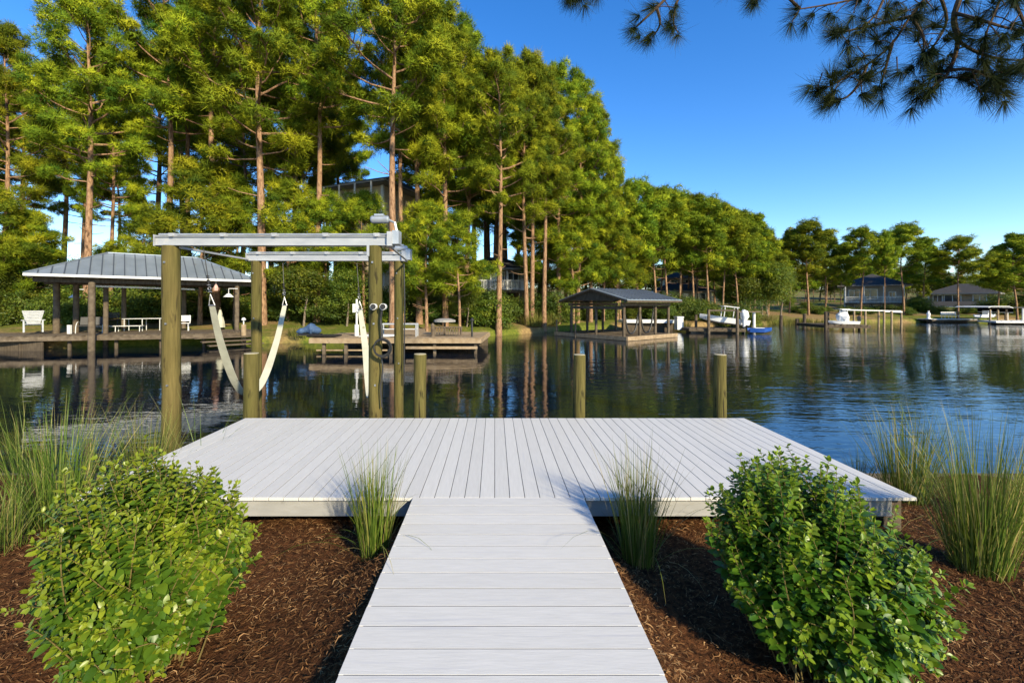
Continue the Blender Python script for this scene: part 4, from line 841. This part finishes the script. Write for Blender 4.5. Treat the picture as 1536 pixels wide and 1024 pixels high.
ot = thing('outboard_engine', 'white outboard engine at the stern of the pale boat', 'engine', tuple(W(1116, 484, D2 - .4))); om.build('cowling', 'boatwhite', ot, smooth=True); mb = MB(local((X(1116, D2 - .4), D2 - .4, .55), R(20))); mb.bar((0, 0, .1), (-.05, 0, -.6), .1, .22); mb.build('leg', 'black', ot)
bb = thing('blue_boat', 'small blue hulled dinghy floating beside the outboard engine', 'boat', (X(1139, D2), D2 - .3, 0)); hm = local((X(1137, D2), D2 - .3, .03), R(-12)); hull(hm, 1.75, .95, .42, 'blue', bb)
mb = MB(hm); mb.box((-.5, -.42, .44), (.2, .42, .47)); mb.build('thwart', 'boatwhite', bb)
for i, (px, d, h_, lab) in enumerate(((1171, 47, 1.2, 'lone pile near the sunlit far bank, left one'), (1195, 48, .8, 'shortest lone pile near the sunlit far bank'), (1206, 47.5, 1.35, 'thick lone pile near the sunlit far bank, right one'))):
    mb = MB(); mb.tube([(X(px, d), d, -1), (X(px, d) + .05, d, h_)], .16, 9); mb.tube([(X(px, d) + .05, d, h_), (X(px, d) + .05, d, h_ + .04)], [.15, .1], 9); tag(mb.build('far_pile', 'timber_dark', loc=(X(px, d), d, 0)), lab, 'pile', 'piles near the sunlit far bank')
# right docks
D3 = 40.5
rdk = thing('right_dock', 'dark timber dock with pale boats in front of the grey hip roofed house', 'dock', (X(1270, D3), D3, 0)); poly_deck(rdk, [(X(1237, D3), D3), (X(1306, D3 - 1), D3 - 1.0), (X(1308, D3), D3 + 3.5), (X(1240, D3), D3 + 4)], .52, fh=.22)
mb = MB(); piles(mb, [(X(px, D3), D3 + .1) for px in (1243, 1266, 1290)], .1, .25); mb.build('dock_piles', 'timber_dark', rdk)
for px, dd, py, lab in ((1238.5, -.1, 468, 'tall dark pile at the left end of the dock with pale boats'), (1241.5, 1.2, 469, 'second dark pile at the left end of the dock with pale boats')):
    mb = MB(); mb.tube([(X(px, D3 + dd), D3 + dd, -1), (X(px, D3 + dd), D3 + dd, Z(py, D3))], .13, 9); mb.tube([(X(px, D3 + dd), D3 + dd, Z(py, D3)), (X(px, D3 + dd), D3 + dd, Z(py, D3) + .08)], [.14, .02], 9); tag(mb.build('dock_pile', 'timber_dark', loc=(X(px, D3 + dd), D3 + dd, 0)), lab, 'pile')
lf = thing('long_lift_frame', 'long thin white topped lift frame over the dock with pale boats', 'boat lift', (X(1310, D3 + 3), D3 + 3, 0)); D4 = D3 + 2.5
for px, dd in ((1281, 0), (1298, -.4), (1318, 1.5), (1326, -1), (1337.5, -1), (1352, 3)):
    mb = MB(); mb.tube([(X(px, D4 + dd), D4 + dd, -1), (X(px, D4 + dd), D4 + dd, Z(466, D4))], .09, 8); mb.build('post', 'timber_warm', lf)
mb = MB(); mb.bar(W(1263, 464.5, D4), W(1351, 466.5, D4), .12, .10); mb.bar(W(1326, 467, D4 - 1), W(1353, 468, D4 + 3), .1, .1); mb.build('top_beam', 'white', lf)
bt = thing('console_boat', 'white boat with a dark motor moored at the right dock', 'boat', (X(1281, D3 - 1.5), D3 - .5, 0)); hm = local((X(1283, D3 - 1), D3 + .4, .50), R(170)) @ Matrix.Scale(.78, 4); hull(hm, 3.2, 1.2, .45, 'boatwhite', bt)
mb = MB(hm); mb.box((-.3, -.25, .3), (.3, .25, 1.1)); mb.tube([(-.3, .3, .4), (-.3, .3, 1.9)], .03, 5); mb.tube([(.5, .3, .4), (.5, .3, 1.9)], .03, 5); mb.box((-.5, -.5, 1.88), (.6, .5, 1.93)); mb.build('console', 'boatwhite', bt)
mb = MB(hm); mb.tube([(-1.75, 0, .2), (-1.75, 0, .6), (-1.7, 0, .95), (-1.75, 0, 1.1)], [.1, .2, .22, .08], 8); mb.build('motor', 'black', bt)
t = thing('covered_boat', 'boat under a crumpled white cover beside the right dock pile', 'boat', (X(1270, D3), D3 + .6, .52)); q = random.Random(8)
mb = MB(); mb.tube([(X(1263, D3), D3 + .5, .95), (X(1266, D3), D3 + .5, 1.15), (X(1270, D3), D3 + .5, 1.3), (X(1274, D3), D3 + .5, 1.05), (X(1278, D3), D3 + .5, .85)], [.15, .42, .62, .4, .15], 9); mb.build('cover', 'boatwhite', t); mb = MB(); mb.box((X(1264, D3), D3 + .1, .52), (X(1277, D3), D3 + .9, .62)); mb.build('cradle', 'timber_dark', t)
D5 = 56
fd = thing('far_dock', 'low pale dock on the far shore below the dark hip roofed house', 'dock', (X(1430, D5), D5, 0)); poly_deck(fd, [(X(1398, D5), D5), (X(1456, D5), D5 - .8), (X(1458, D5), D5 + 1.4), (X(1398, D5), D5 + 2)], .50, mat='white', fh=.2)
mb = MB(); mb.box((X(1400, D5), D5 + .2, -.5), (X(1454, D5), D5 + .9, .24)); mb.build('piles', 'timber_dark', fd)
bench('white', (X(1434, D5), D5 + .7, .5), 0, 2.0, 'white bench on the far pale dock beside a tall pine', back=True)
t = thing('garden_figure', 'small white garden ornament at the left end of the far dock', 'ornament', (X(1402, D5), D5 + .8, .5)); mb = MB(); x = X(1402, D5); mb.tube([(x, D5 + .8, .5), (x, D5 + .8, .75), (x, D5 + .8, 1.2), (x, D5 + .8, 1.35), (x, D5 + .8, 1.55)], [.22, .16, .22, .09, .13], 9); mb.build('body', 'boatwhite', t); mb = MB(); mb.box((x - .25, D5 + .55, .501), (x + .25, D5 + 1.05, .56)); mb.build('plinth', 'white', t)
D6 = 52
rl = thing('canopy_lift', 'boat lift with a pale curved canopy at the far right shore', 'boat lift', (X(1500, D6), D6 + 1, 0))
for px, dd in ((1485, 0), (1497, .4), (1510, .2), (1486, 3), (1508, 3)):
    mb = MB(); mb.tube([(X(px, D6 + dd), D6 + dd, -1), (X(px, D6 + dd), D6 + dd, Z(464, D6))], .09, 8); mb.build('post', 'timber_warm', rl)
mb = MB(); cx0, cx1 = X(1477, D6), X(1514, D6); ps = [(cx0, 2.0), (cx0 + .4, 2.12), (cx1 - .5, 2.14), (cx1, 1.95), (cx1, 1.4)]
mb.add([(x, D6 - .4, z) for x, z in ps] + [(x, D6 + 3.4, z) for x, z in ps] + [(x, D6 - .4, z + .07) for x, z in ps] + [(x, D6 + 3.4, z + .07) for x, z in ps], [(i, i + 1, 6 + i, 5 + i) for i in range(4)] + [(10 + i, 11 + i, 16 + i, 15 + i) for i in range(4)] + [(i, 10 + i, 11 + i, 1 + i) for i in range(4)]); mb.build('canopy', 'white', rl)
rd2 = thing('shore_dock', 'dark dock with a pale edge cut by the right side of the photo', 'dock', (X(1520, D6 - 2), D6 - 2, 0)); poly_deck(rd2, [(X(1494, D6 - 1), D6 - 1), (X(1600, D6 - 2), D6 - 2), (X(1600, D6), D6 + 2), (X(1494, D6), D6 + 2)], .45, mat='white', fh=.16, fmat='white'); mb = MB(); mb.box((X(1496, D6), D6 - .7, -.5), (X(1590, D6), D6 + 1, .22)); mb.build('piles', 'timber_dark', rd2)
t = thing('open_shelter', 'low dark flat roofed shelter on posts at the right edge of the photo', 'shelter', (X(1530, D6 + 2), D6 + 3, .5)); mb = MB(); mb.box((X(1507, D6), D6 + 1.8, 1.95), (X(1590, D6), D6 + 5, 2.08)); mb.build('roof', 'shingle', t)
for px in (1511, 1534, 1560): mb = MB(); mb.tube([(X(px, D6 + 2), D6 + 2, -.5), (X(px, D6 + 2), D6 + 2, 1.949)], .08, 8); mb.build('post', 'white', t)
bl = thing('moored_boat', 'white boat resting under the pale curved canopy', 'boat', (X(1497, D6), D6 + 1.5, .6)); hull(local((X(1497, D6), D6 + 1.2, .75), R(5)), 2.5, 1.1, .4, 'boatwhite', bl); mb = MB(local((X(1497, D6), D6 + 1.2, .75), R(5))); mb.box((-.2, -.3, .2), (.3, .3, .9)); mb.build('console', 'boatwhite', bl)

# ------------------------------------------------------------------ houses
def house(label, px, d, w, dp, zg, zf_, ze, zr_, ang, wall, roofm, wins, rx_=None, stilts=False, floor=None, lower=None, over=.6, rail=None):
    k = 1 + dp / 2 / d; x = X(px, d) * k; m = local((x, d * k, 0), ang - math.atan2(x, d)); h = thing('lake_house', label, 'house', (x, d * k, zg)); mb = MB(m); mb.box((-w / 2, -dp / 2, zf_), (w / 2, dp / 2, ze - .02)); mb.build('wall', wall, h)
    hip(m, w / 2 + over, dp / 2 + over, rx_ if rx_ is not None else max(.05, (w - dp) / 2), ze, zr_, 0, 'roof', roofm, h, 'greywall', .16)
    mb = MB(m); mb.box((-w / 2 - over + .05, -dp / 2 - over + .05, ze - .215), (w / 2 + over - .05, dp / 2 + over - .05, ze - .205)); mb.build('soffit', 'greywall', h)
    for sx, sy in ((-1, -1), (1, -1), (1, 1), (-1, 1)):
        mb = MB(m); mb.box((sx * w / 2 - .11, sy * dp / 2 - .11, zf_ + .003), (sx * w / 2 + .11, sy * dp / 2 + .11, ze - .218)); mb.build('corner_board', 'white', h)
    for wx, wz, ww, wh in wins:
        mb = MB(m); y = -dp / 2
        for a, b in (((wx - ww / 2 - .1, y - .06, wz - .1), (wx + ww / 2 + .1, y - .001, wz)), ((wx - ww / 2 - .1, y - .06, wz + wh), (wx + ww / 2 + .1, y - .001, wz + wh + .1)), ((wx - ww / 2 - .1, y - .06, wz), (wx - ww / 2, y - .001, wz + wh)), ((wx + ww / 2, y - .06, wz), (wx + ww / 2 + .1, y - .001, wz + wh)), ((wx - .04, y - .05, wz), (wx + .04, y - .001, wz + wh))): mb.box(a, b)
        f = mb.build('window', 'white', h); mb = MB(m); mb.box((wx - ww / 2 + .002, y - .025, wz + .002), (wx - .042, y - .002, wz + wh - .002)); mb.box((wx + .042, y - .025, wz + .002), (wx + ww / 2 - .002, y - .002, wz + wh - .002)); mb.build('pane', 'glass', f)
    if stilts:
        for i in range(4): mb = MB(m); xx = -w / 2 + .3 + (w - .6) * i / 3; mb.box((xx - .12, -dp / 2 - 1.4, zg - .5), (xx + .12, -dp / 2 - 1.16, zf_ - .25)); mb.build('stilt', 'timber_dark', h)
        mb = MB(m); mb.box((-w / 2 + .4, -dp / 2 + 1.5, zg - .5), (w / 2 - .4, dp / 2, zf_ - .02)); mb.build('lower_wall', 'timber_dark', h)
    elif zf_ > zg - .5:
        mb = MB(m); mb.box((-w / 2 + .05, -dp / 2 + .05, zg - 1), (w / 2 - .05, dp / 2 - .05, zf_ - .02)); mb.build('foundation', 'greywall', h)
    if rail is not None:
        z = rail; y0 = -dp / 2 - 1.5; mb = MB(m); mb.box((-w / 2, y0, z - .24), (w / 2, -dp / 2 - .01, z)); mb.build('balcony_floor', 'timber', h); mb = MB(m)
        mb.box((-w / 2, y0, z + .95), (w / 2, y0 + .08, z + 1.03)); mb.box((-w / 2, y0, z + .1), (w / 2, y0 + .06, z + .16))
        k = int(w / .16)
        for i in range(k + 1): xx = -w / 2 + .02 + (w - .04) * i / k; mb.box((xx - .02, y0 + .02, z), (xx + .02, y0 + .05, z + .96))
        mb.build('railing', 'white', h); 
        for i in range(4): mb = MB(m); xx = -w / 2 + .06 + (w - .12) * i / 3; mb.box((xx - .06, y0 - .001, z), (xx + .06, y0 + .1, ze - .22)); mb.build('porch_post', 'white', h)
    if lower:
        wl, dl, z0, z1, dx = lower; mm = m @ Matrix.Translation((dx, -dp / 2 - dl / 2 + .2, 0)); hip(mm, wl / 2, dl / 2, wl / 2 - dl / 2, z0, z1, 0, 'lower_roof', roofm, h, 'white', .16)
        for i in range(5): mb = MB(mm); xx = -wl / 2 + .3 + (wl - .6) * i / 4; mb.box((xx - .07, -dl / 2 + .2, zg - .5), (xx + .07, -dl / 2 + .34, z0 - .18)); mb.build('porch_post', 'white', h)
    return h
house('tall pale house with a brown roof rising high between the pines above the lift gear', 574, 38, 5.2, 7, 1.8, 1.9, 12.9, 14.6, R(-38), 'cream', 'shingle_tan', [(-1.5, 9.5, .9, 1.9), (.0, 9.5, .9, 1.9), (1.5, 9.5, .9, 1.9), (1.2, 6.3, 1.1, 1.6), (-1.2, 6.3, 1.1, 1.6)], 1.0, rail=8.4, over=1.0)
house('grey raised house on dark stilts with a white railed porch behind the thick pine trunk', 742, 46, 5.2, 5.5, 1.8, 3.9, 6.15, 7.7, R(6), 'greywall', 'shingle', [(-1.6, 4.2, 1.0, 1.5), (.1, 4.0, 1.2, 1.8), (1.7, 4.2, 1.0, 1.5)], .6, True, rail=3.9, over=1.9)
house('cream house with a two tier grey roof behind the gable boathouse', 1020, 62, 7.0, 6.5, 1.8, 2.2, 4.35, 5.6, R(10), 'cream', 'shingle', [(-2.2, 2.6, 1.2, 1.3), (0, 2.6, 1.2, 1.3), (2.2, 2.6, 1.2, 1.3)], 1.6, over=.7)
house('narrow cream upper storey with a low grey roof above the two tier house', 1018, 66.5, 4.6, 4.0, 1.8, 4.6, 6.45, 7.4, R(10), 'cream', 'shingle', [(-1.0, 5.2, .9, .9), (1.1, 5.2, .9, .9)], .6)
house('grey house with a steep slate hip roof and glassy lower floor on the right shore', 1308, 70, 7.2, 7.0, 1.6, .9, 5.5, 7.5, R(4), 'greywall', 'shingle', [(-2.4, 3.3, 1.3, 1.4), (-.4, 3.3, 1.7, 1.5), (2.3, 3.5, .7, .8), (-1.4, .95, 1.9, 1.5), (1.0, .95, 1.9, 1.5), (2.8, .95, .9, 1.4)], .1, over=1.0, rail=2.6)
house('dark hip roofed house with a lower porch roof at the far right', 1446, 76, 8.2, 7.5, 1.6, 1.2, 4.35, 6.15, R(-5), 'timber_warm', 'shingle', [(-2.9, 2.9, 1.1, 1.1), (-1.0, 2.9, 2.0, 1.1), (2.3, 2.8, 1.5, 1.2)], .8, lower=(11, 3.0, 2.0, 2.9, -.3), over=.6)
house('cream house glimpsed under the hip roof between the boathouse posts', 228, 47, 9, 6, 1.8, 1.9, 4.6, 6.6, R(10), 'cream', 'shingle', [(-3.3, 2.6, 1.3, 1.5), (-1.1, 2.6, 1.3, 1.5), (1.2, 2.6, 1.3, 1.5), (3.2, 2.6, 1.2, 1.5)], 1.6)
house('cream two storey house with a balcony glimpsed left of the rear lift posts', 424, 46, 4.6, 5, 1.8, 1.9, 5.3, 6.9, R(12), 'cream', 'shingle_tan', [(-1.2, 3.8, 1.0, 1.2), (.9, 3.8, 1.0, 1.2), (-1.2, 2.0, 1.0, 1.2), (.9, 2.0, 1.0, 1.2)], .1, rail=3.4, over=1.2)
# ------------------------------------------------------------------ trees
TALL = [pine_proto('tall_pine', 101, 22, .44, 4.1, 48, .24), pine_proto('tall_pine', 102, 22, .40, 3.6, 48, .22), pine_proto('tall_pine', 103, 22, .54, 3.9, 38, .23), pine_proto('tall_pine', 104, 22, .33, 3.6, 54, .21)]
YOUNG = [pine_proto('young_pine', 201, 10, .24, 2.9, 34, .13, sub=2.6), pine_proto('young_pine', 202, 10, .34, 2.6, 30, .12, sub=2.6)]
FARP = [pine_proto('slender_pine', 301, 13, .44, 2.9, 38, .12, 95, .28, .062, sub=3.0, puff=1.0), pine_proto('slender_pine', 302, 13, .52, 3.0, 34, .115, 95, .28, .062, sub=3.0, puff=1.0), pine_proto('slender_pine', 303, 13, .36, 2.7, 44, .115, 95, .28, .062, sub=2.8, puff=1.0)]
OAK = [broad_proto('broadleaf_tree', 401, 7, 2.6, 420, 50, 'broad', 1), broad_proto('broadleaf_tree', 402, 6.5, 2.3, 380, 50, 'broad', 1, .2, .11)]
BUSH = [broad_proto('bank_shrub', 501, 2.2, 1.5, 150, 60, 'hedge', 4, .14, .07, .05, .03, .22), broad_proto('bank_shrub', 502, 1.8, 1.3, 140, 60, 'broad', 4, .15, .07, .05, .03, .20)]
used = set()
def put(proto, px, d, top, label, cat='tree', group=None, rz=None, wide=1.0, gzz=None):
    root, H = proto; x = X(px, d); g = gz(x, d) if gzz is None else gzz; h = Z(top, d) - g; s = h / H; q = random.Random(int(px * 7 + d * 13)); rz = q.uniform(0, 6.28) if rz is None else rz
    sc = (s * wide, s * wide, s)
    if root.name not in used:
        used.add(root.name); root.location = (x, d, g); root.rotation_euler = (0, 0, rz); root.scale = sc
        if group: root['group'] = group
        return tag(root, label, cat, group)
    return copy_tree(root, (x, d, g), rz, sc, label, cat, group)
GF = 'pines of the front row along the left shore'
for px, d, top, k, wd, lab in (
    (6, 31, 58, 1, 1.0, 'pine at the left edge of the photo, its crown cut by the frame'),
    (130, 29.5, 10, 0, 1.05, 'tall pine whose sunlit trunk rises behind the left half of the hip roof'),
    (166, 33, 120, 1, .9, 'darker shorter pine just right of the sunlit trunk above the hip roof'),
    (250, 32.5, -40, 2, 1.0, 'straight bare trunked pine against the sky above the left end of the lift beam'),
    (282, 35, -20, 2, .9, 'slim pine just right of the bare trunk above the lift beam'),
    (325, 33, -50, 2, 1.05, 'pine with a pale orange trunk above the left third of the lift beam'),
    (393, 31, -45, 0, 1.15, 'stout forked pine standing above the middle of the lift beam'),
    (440, 37, -30, 3, .9, 'thin dark pine behind and right of the stout forked pine'),
    (475, 33, -55, 2, .9, 'pine with a straight trunk above the right third of the lift beam'),
    (490, 42, 40, 1, .75, 'dark full crowned pine left of the tall pale house'),
    (590, 29.3, -45, 2, 1.15, 'thickest pine, its bare trunk passing right in front of the tall pale house'),
    (603, 33, -10, 2, .85, 'slim pine close behind the thickest trunk beside the tall pale house'),
    (629, 33.5, 5, 0, .95, 'paired trunk pine right of the tall pale house'),
    (668, 34, 32, 1, 1.0, 'dense pine between the lift and the grey raised house'),
    (698, 37, 48, 3, 1.0, 'full crowned pine left of the grey raised house'),
    (748, 33.8, 92, 0, 1.0, 'thick bright trunked pine at the water edge before the raised house'),
    (790, 37.5, 98, 3, .95, 'left of a close pair of pines right of the grey raised house'),
    (798, 38.5, 104, 0, .9, 'right of a close pair of pines right of the grey raised house'),
    (816, 38.0, 118, 2, .9, 'leaning pine with a curved lower limb near the shore shrubs'),
    (838, 40.5, 116, 1, 1.0, 'dark trunked pine directly left of the gable boathouse roof'),
    (866, 42.0, 124, 3, 1.0, 'pine rising behind the left eave of the gable boathouse'),
    (886, 43.5, 160, 1, .95, 'pine rising behind the apex of the gable boathouse'),
    (904, 45, 218, 3, 1.0, 'pine at the steep right shoulder of the tall grove'),
    (926, 45.5, 262, 1, 1.05, 'lower full pine at the foot of the tall grove shoulder')):
    put(TALL[k], px, d, top, lab, group=GF, wide=wd)
GM = 'slender pines along the middle shore'
for px, d, top, k, lab in (
    (957, 47, 284, 0, 'slender pine above the right part of the gable boathouse roof'), (984, 48, 292, 2, 'bare stemmed pine just left of the cream two tier house'),
    (1001, 49, 296, 1, 'bare stemmed pine in front of the cream two tier house'), (1019, 51, 300, 0, 'pine over the right corner of the cream two tier house'),
    (1040, 50, 302, 2, 'pine right of the cream two tier house'), (1063, 49, 308, 0, 'leaning pine behind the left post of the timber lift'),
    (1084, 52, 318, 1, 'pine above the pale boat on the lift'), (1107, 52, 324, 2, 'pine rising straight above the white outboard engine'),
    (1117, 54, 330, 0, 'slim pine just right of the outboard engine'), (1132, 53, 330, 2, 'pale stemmed pine above the blue dinghy'), (1152, 55, 352, 2, 'last pine of the middle shore before the sky gap')):
    put(FARP[k], px, d, top, lab, group=GM, wide=1.1)
GR_ = 'pines of the right shore'
for px, d, top, k, wd, lab in (
    (1184, 62, 352, 2, 1.0, 'first dense pine of the right shore after the sky gap'), (1213, 60, 340, 0, 1.15, 'tallest full pine at the left of the right shore'), (1238, 64, 352, 2, .95, 'dark pine left of the grey slate roofed house'),
    (1261, 67, 372, 2, .8, 'short dark pine close to the left wall of the slate roofed house'), (1291, 60, 352, 1, 1.15, 'flat topped pine standing before the left eave of the slate roofed house'), (1327, 58, 356, 1, .55, 'thin ragged pine standing before the slate roof'),
    (1356, 61, 346, 1, 1.15, 'broad topped pine right of the slate roofed house'), (1384, 66, 366, 2, 1.1, 'low bushy pine filling the gap between two right houses'), (1437, 58, 365, 1, 1.2, 'lone umbrella shaped pine before the dark hip roofed house'),
    (1497, 60, 378, 0, 1.0, 'smaller pine beside the canopy lift'), (1526, 57, 358, 2, 1.2, 'tall dark pine at the right edge of the photo'), (1570, 58, 352, 0, 1.2, 'pine whose crown is cut by the right edge of the photo')):
    put(FARP[k], px, d, top, lab, group=GR_, wide=wd * 1.12)
GY = 'young bright pines in front of the tall trunks'
for px, d, top, k, lab in ((52, 30, 330, 0, 'bright young pine left of the hip roof ridge'), (-10, 28, 300, 1, 'bright young pine at the left edge of the photo'), (210, 34, 320, 1, 'young pine behind the hip roof ridge'), (300, 31, 262, 0, 'bright yellow green young pine above the left half of the lift beam'),
    (352, 33, 285, 1, 'young pine under the stout forked pine'), (432, 33, 290, 0, 'young pine above the middle of the rear beam'), (488, 34, 305, 1, 'young pine left of the lift motor'), (546, 33, 306, 1, 'young pine covering the left part of the tall pale house'), (640, 31, 318, 0, 'young pine just right of the lift gear cases'), (690, 31, 335, 1, 'drooping young pine before the shaded trunks'),
    (860, 41.5, 320, 0, 'young pine above the left slope of the gable boathouse'), (905, 44, 330, 1, 'young pine directly behind the gable boathouse ridge'), (818, 43, 300, 0, 'young pine hanging over the dark shore gap'), (930, 46, 340, 0, 'young pine behind the right slope of the gable boathouse')):
    put(YOUNG[k], px, d, top, lab, group=GY, wide=1.15)
for i in range(30):
    px = 1090 + 555 * (i + .5) / 30; q = random.Random(i); put(OAK[i % 2], px, 92 + q.uniform(0, 22), 408 + q.uniform(-14, 14), 'rounded tree in the far wood behind the right shore houses', group='far wood behind the right shore', wide=1.35)
GO = 'broadleaf trees under the pines'
olab = 'broadleaf tree filling the shade below the pine crowns'
rq = random.Random(31); GB_ = 'pines half hidden behind the front rows'
def sil(px):
    pts = [(-80, 70), (0, 70), (100, 60), (180, 130), (215, 110), (240, 20), (520, 40), (540, 110), (570, 60), (650, 30), (700, 60), (760, 110), (860, 140), (905, 240), (950, 300), (1050, 315), (1150, 350), (1175, 385), (1300, 380), (1400, 395), (1475, 400), (1600, 385)]
    for (a, ya), (b, yb) in zip(pts, pts[1:]):
        if a <= px <= b: return ya + (yb - ya) * (px - a) / (b - a)
    return 380
for i in range(44):
    px = -70 + 1040 * (i + rq.random()) / 44; d = rq.uniform(42, 54) + max(0, (px - 600) * .012)
    if 515 < px < 640 or (px < 515 and i % 2): continue
    put(TALL[i % 4], px, d, sil(px) + rq.uniform(25, 120), 'pine half hidden among the crowns behind the front row', group=GB_, wide=rq.uniform(.95, 1.25))
for i, (px, d, top) in enumerate(((712, 54, 120), (733, 56, 150), (755, 55, 165), (775, 57, 150), (742, 60, 210))): put(TALL[i % 4], px, d, top, 'pine half hidden among the crowns behind the front row', group=GB_, wide=1.15)
for i in range(11): px = 955 + 13 * i; put(OAK[i % 2], px, 78 + (i % 3) * 3, 392 + (i * 7) % 16, olab, group=GO, wide=1.3)
for i in range(34):
    px = 950 + 640 * (i + rq.random()) / 34; d = rq.uniform(58, 64) if px < 1160 else rq.uniform(76, 92); put(FARP[i % 3], px, d, sil(px) + rq.uniform(0, 34), 'pine half hidden among the crowns behind the front row', group=GB_, wide=rq.uniform(1.0, 1.3))
for i in range(34):
    px = -60 + 1230 * (i + rq.random()) / 34
    if 398 < px < 452 or 695 < px < 790 or 962 < px < 1068 or 195 < px < 262: continue
    d = (rq.uniform(36, 44) if px < 640 else 41 + (px - 640) * .026 + rq.uniform(0, 6)); put(OAK[i % 2], px, d, (rq.uniform(345, 400) if px < 260 else rq.uniform(375, 425)) + max(0, (px - 700) * .03), olab, group=GO, wide=rq.uniform(1.0, 1.4))
for px, d, top, lab in ((455, 31, 398, 'bright bushy magnolia right of the rear lift beam, over the tan dock'), (520, 31.5, 405, 'bright bushy magnolia left of the front lift post'), (20, 29, 395, 'dark spreading oak behind the slatted chair'), (700, 34, 425, 'round bright bush left of the thick trunk at the water edge'), (1152, 54, 395, 'rounded dense tree above the sunlit far bank'), (1170, 55, 405, 'vine wrapped dark tree right of the sunlit far bank'), (1115, 54, 410, 'dense tree behind the outboard engine')):
    put(OAK[int(px) % 2], px, d, top, lab, wide=1.15)
for i in range(16):
    px = 1170 + 400 * (i + rq.random()) / 16
    if 1235 < px < 1368 or 1395 < px < 1488: continue
    put(OAK[i % 2], px, rq.uniform(62, 72), rq.uniform(425, 455), olab, group=GO, wide=1.3)
GS = 'shrubs along the far bank'
slab = 'low green shrub in the planting along the far bank'
for i in range(84):
    px = -40 + 1260 * (i + rq.random()) / 84; x0 = X(px, 40); off = rq.choice([1.5, 3, 6, 9]); d = 24.0
    for _ in range(40):
        if d - shore_y(X(px, d)) > off: break
        d += .6
    if px < 410 and off < 6: d += 5
    if 455 < px < 725 and off < 6: d += 3
    if px > 1128: continue
    s = rq.uniform(.6, 1.3); root, H = BUSH[i % 2]; g = gz(X(px, d), d); put(BUSH[i % 2], px, d, CY - (g + H * s - EYE) * F / d, slab, 'shrub', GS, wide=rq.uniform(.9, 1.4))
for i in range(26):
    px = 1180 + 370 * (i + rq.random()) / 26; d = shore_y(X(px, 58)) + rq.uniform(3, 8); s = rq.uniform(.35, .6) if 1235 < px < 1368 or 1395 < px < 1488 or px < 1235 else rq.uniform(.7, 1.2); root, H = BUSH[i % 2]; g = gz(X(px, d), d); put(BUSH[i % 2], px, d, CY - (g + H * s - EYE) * F / d, slab, 'shrub', GS, wide=rq.uniform(1, 1.5))
for i, (x, y, h) in enumerate(((-46, 27, 21), (-52, 31, 23), (-58, 25, 22), (-64, 30, 24), (-72, 27, 22), (-80, 34, 24), (-92, 30, 23), (-49, 38, 23))):
    root, H = TALL[i % 4]; copy_tree(root, (x, y, gz(x, y)), i * 1.7, h / H, 'pine on the left bank beyond the edge of the photo', 'tree', 'pines beyond the left edge')
# reeds at the water
for k, (px, d, n, h, lab) in enumerate(((798, 37.6, 420, 1.3, 'bright reed clump at the water edge left of the square dock'), (824, 39.4, 380, 1.2, 'bright reed clump touching the left corner of the square dock'), (1022, 43.8, 300, 1.0, 'reed clump behind the white dock box'), (1165, 52.3, 420, .9, 'sunlit reeds on the far bank right of the blue dinghy'), (1195, 53.6, 420, .8, 'sunlit reeds on the far bank above the lone piles'), (1225, 54.6, 420, .8, 'sunlit reeds on the far bank left of the dark pile'), (1140, 51.5, 380, 1.0, 'sunlit reeds on the far bank behind the blue dinghy'), (452, 27.9, 260, .7, 'drooping grass on the bank left of the covered watercraft'))):
    x = X(px, d); grass_clump('reed_clump', lab, (x, d, gz(x, d)), 60 + k, n, h, 1.6 if px > 1100 else .8, .3, .035, .4, 'reed', 'reeds and grasses on the far bank', 'reeds', 4)
# ------------------------------------------------------------------ light and camera
w = bpy.data.worlds.new("World"); bpy.context.scene.world = w; w.use_nodes = True; nt = w.node_tree; nt.nodes.clear()
out = nt.nodes.new('ShaderNodeOutputWorld'); bg = nt.nodes.new('ShaderNodeBackground'); sky = nt.nodes.new('ShaderNodeTexSky')
sky.sky_type = 'NISHITA'; sky.sun_disc = False; sky.sun_elevation = R(SUN_EL); sky.sun_rotation = R(SUN_AZ); sky.air_density = AIR; sky.dust_density = DUST; sky.ozone_density = OZ; sky.altitude = 0
hs = nt.nodes.new('ShaderNodeHueSaturation'); hs.inputs['Saturation'].default_value = SKY_SAT; hs.inputs['Hue'].default_value = SKY_HUE
nt.links.new(sky.outputs[0], hs.inputs['Color']); nt.links.new(hs.outputs[0], bg.inputs[0]); bg.inputs[1].default_value = SKY_STR; nt.links.new(bg.outputs[0], out.inputs[0])
sd = bpy.data.lights.new('sun', 'SUN'); sd.energy = SUN_STR; sd.angle = R(2.0); sd.color = SUN_COL
so = bpy.data.objects.new('sun', sd); C.objects.link(so)
dirv = Vector((math.sin(R(SUN_AZ)) * math.cos(R(SUN_EL)), math.cos(R(SUN_AZ)) * math.cos(R(SUN_EL)), math.sin(R(SUN_EL))))   # towards the sun
so.rotation_euler = dirv.to_track_quat('Z', 'Y').to_euler(); so.location = (0, -20, 30)
cd = bpy.data.cameras.new('camera'); cd.sensor_width = 36; cd.lens = F / 1536 * 36; cd.shift_x = (768 - CX) / 1536; cd.shift_y = -(512 - CY) / 1536; cd.clip_end = 2000; cd.clip_start = .05
co = bpy.data.objects.new('camera', cd); C.objects.link(co); co.location = (0, 0, EYE); co.rotation_euler = (R(90), 0, 0); bpy.context.scene.camera = co
sc = bpy.context.scene; sc.view_settings.view_transform = 'Standard'; sc.view_settings.look = 'None'; sc.view_settings.exposure = EXPO; sc.view_settings.gamma = 1
sc.cycles.max_bounces = 8; sc.cycles.transparent_max_bounces = 8; sc.cycles.use_denoising = True
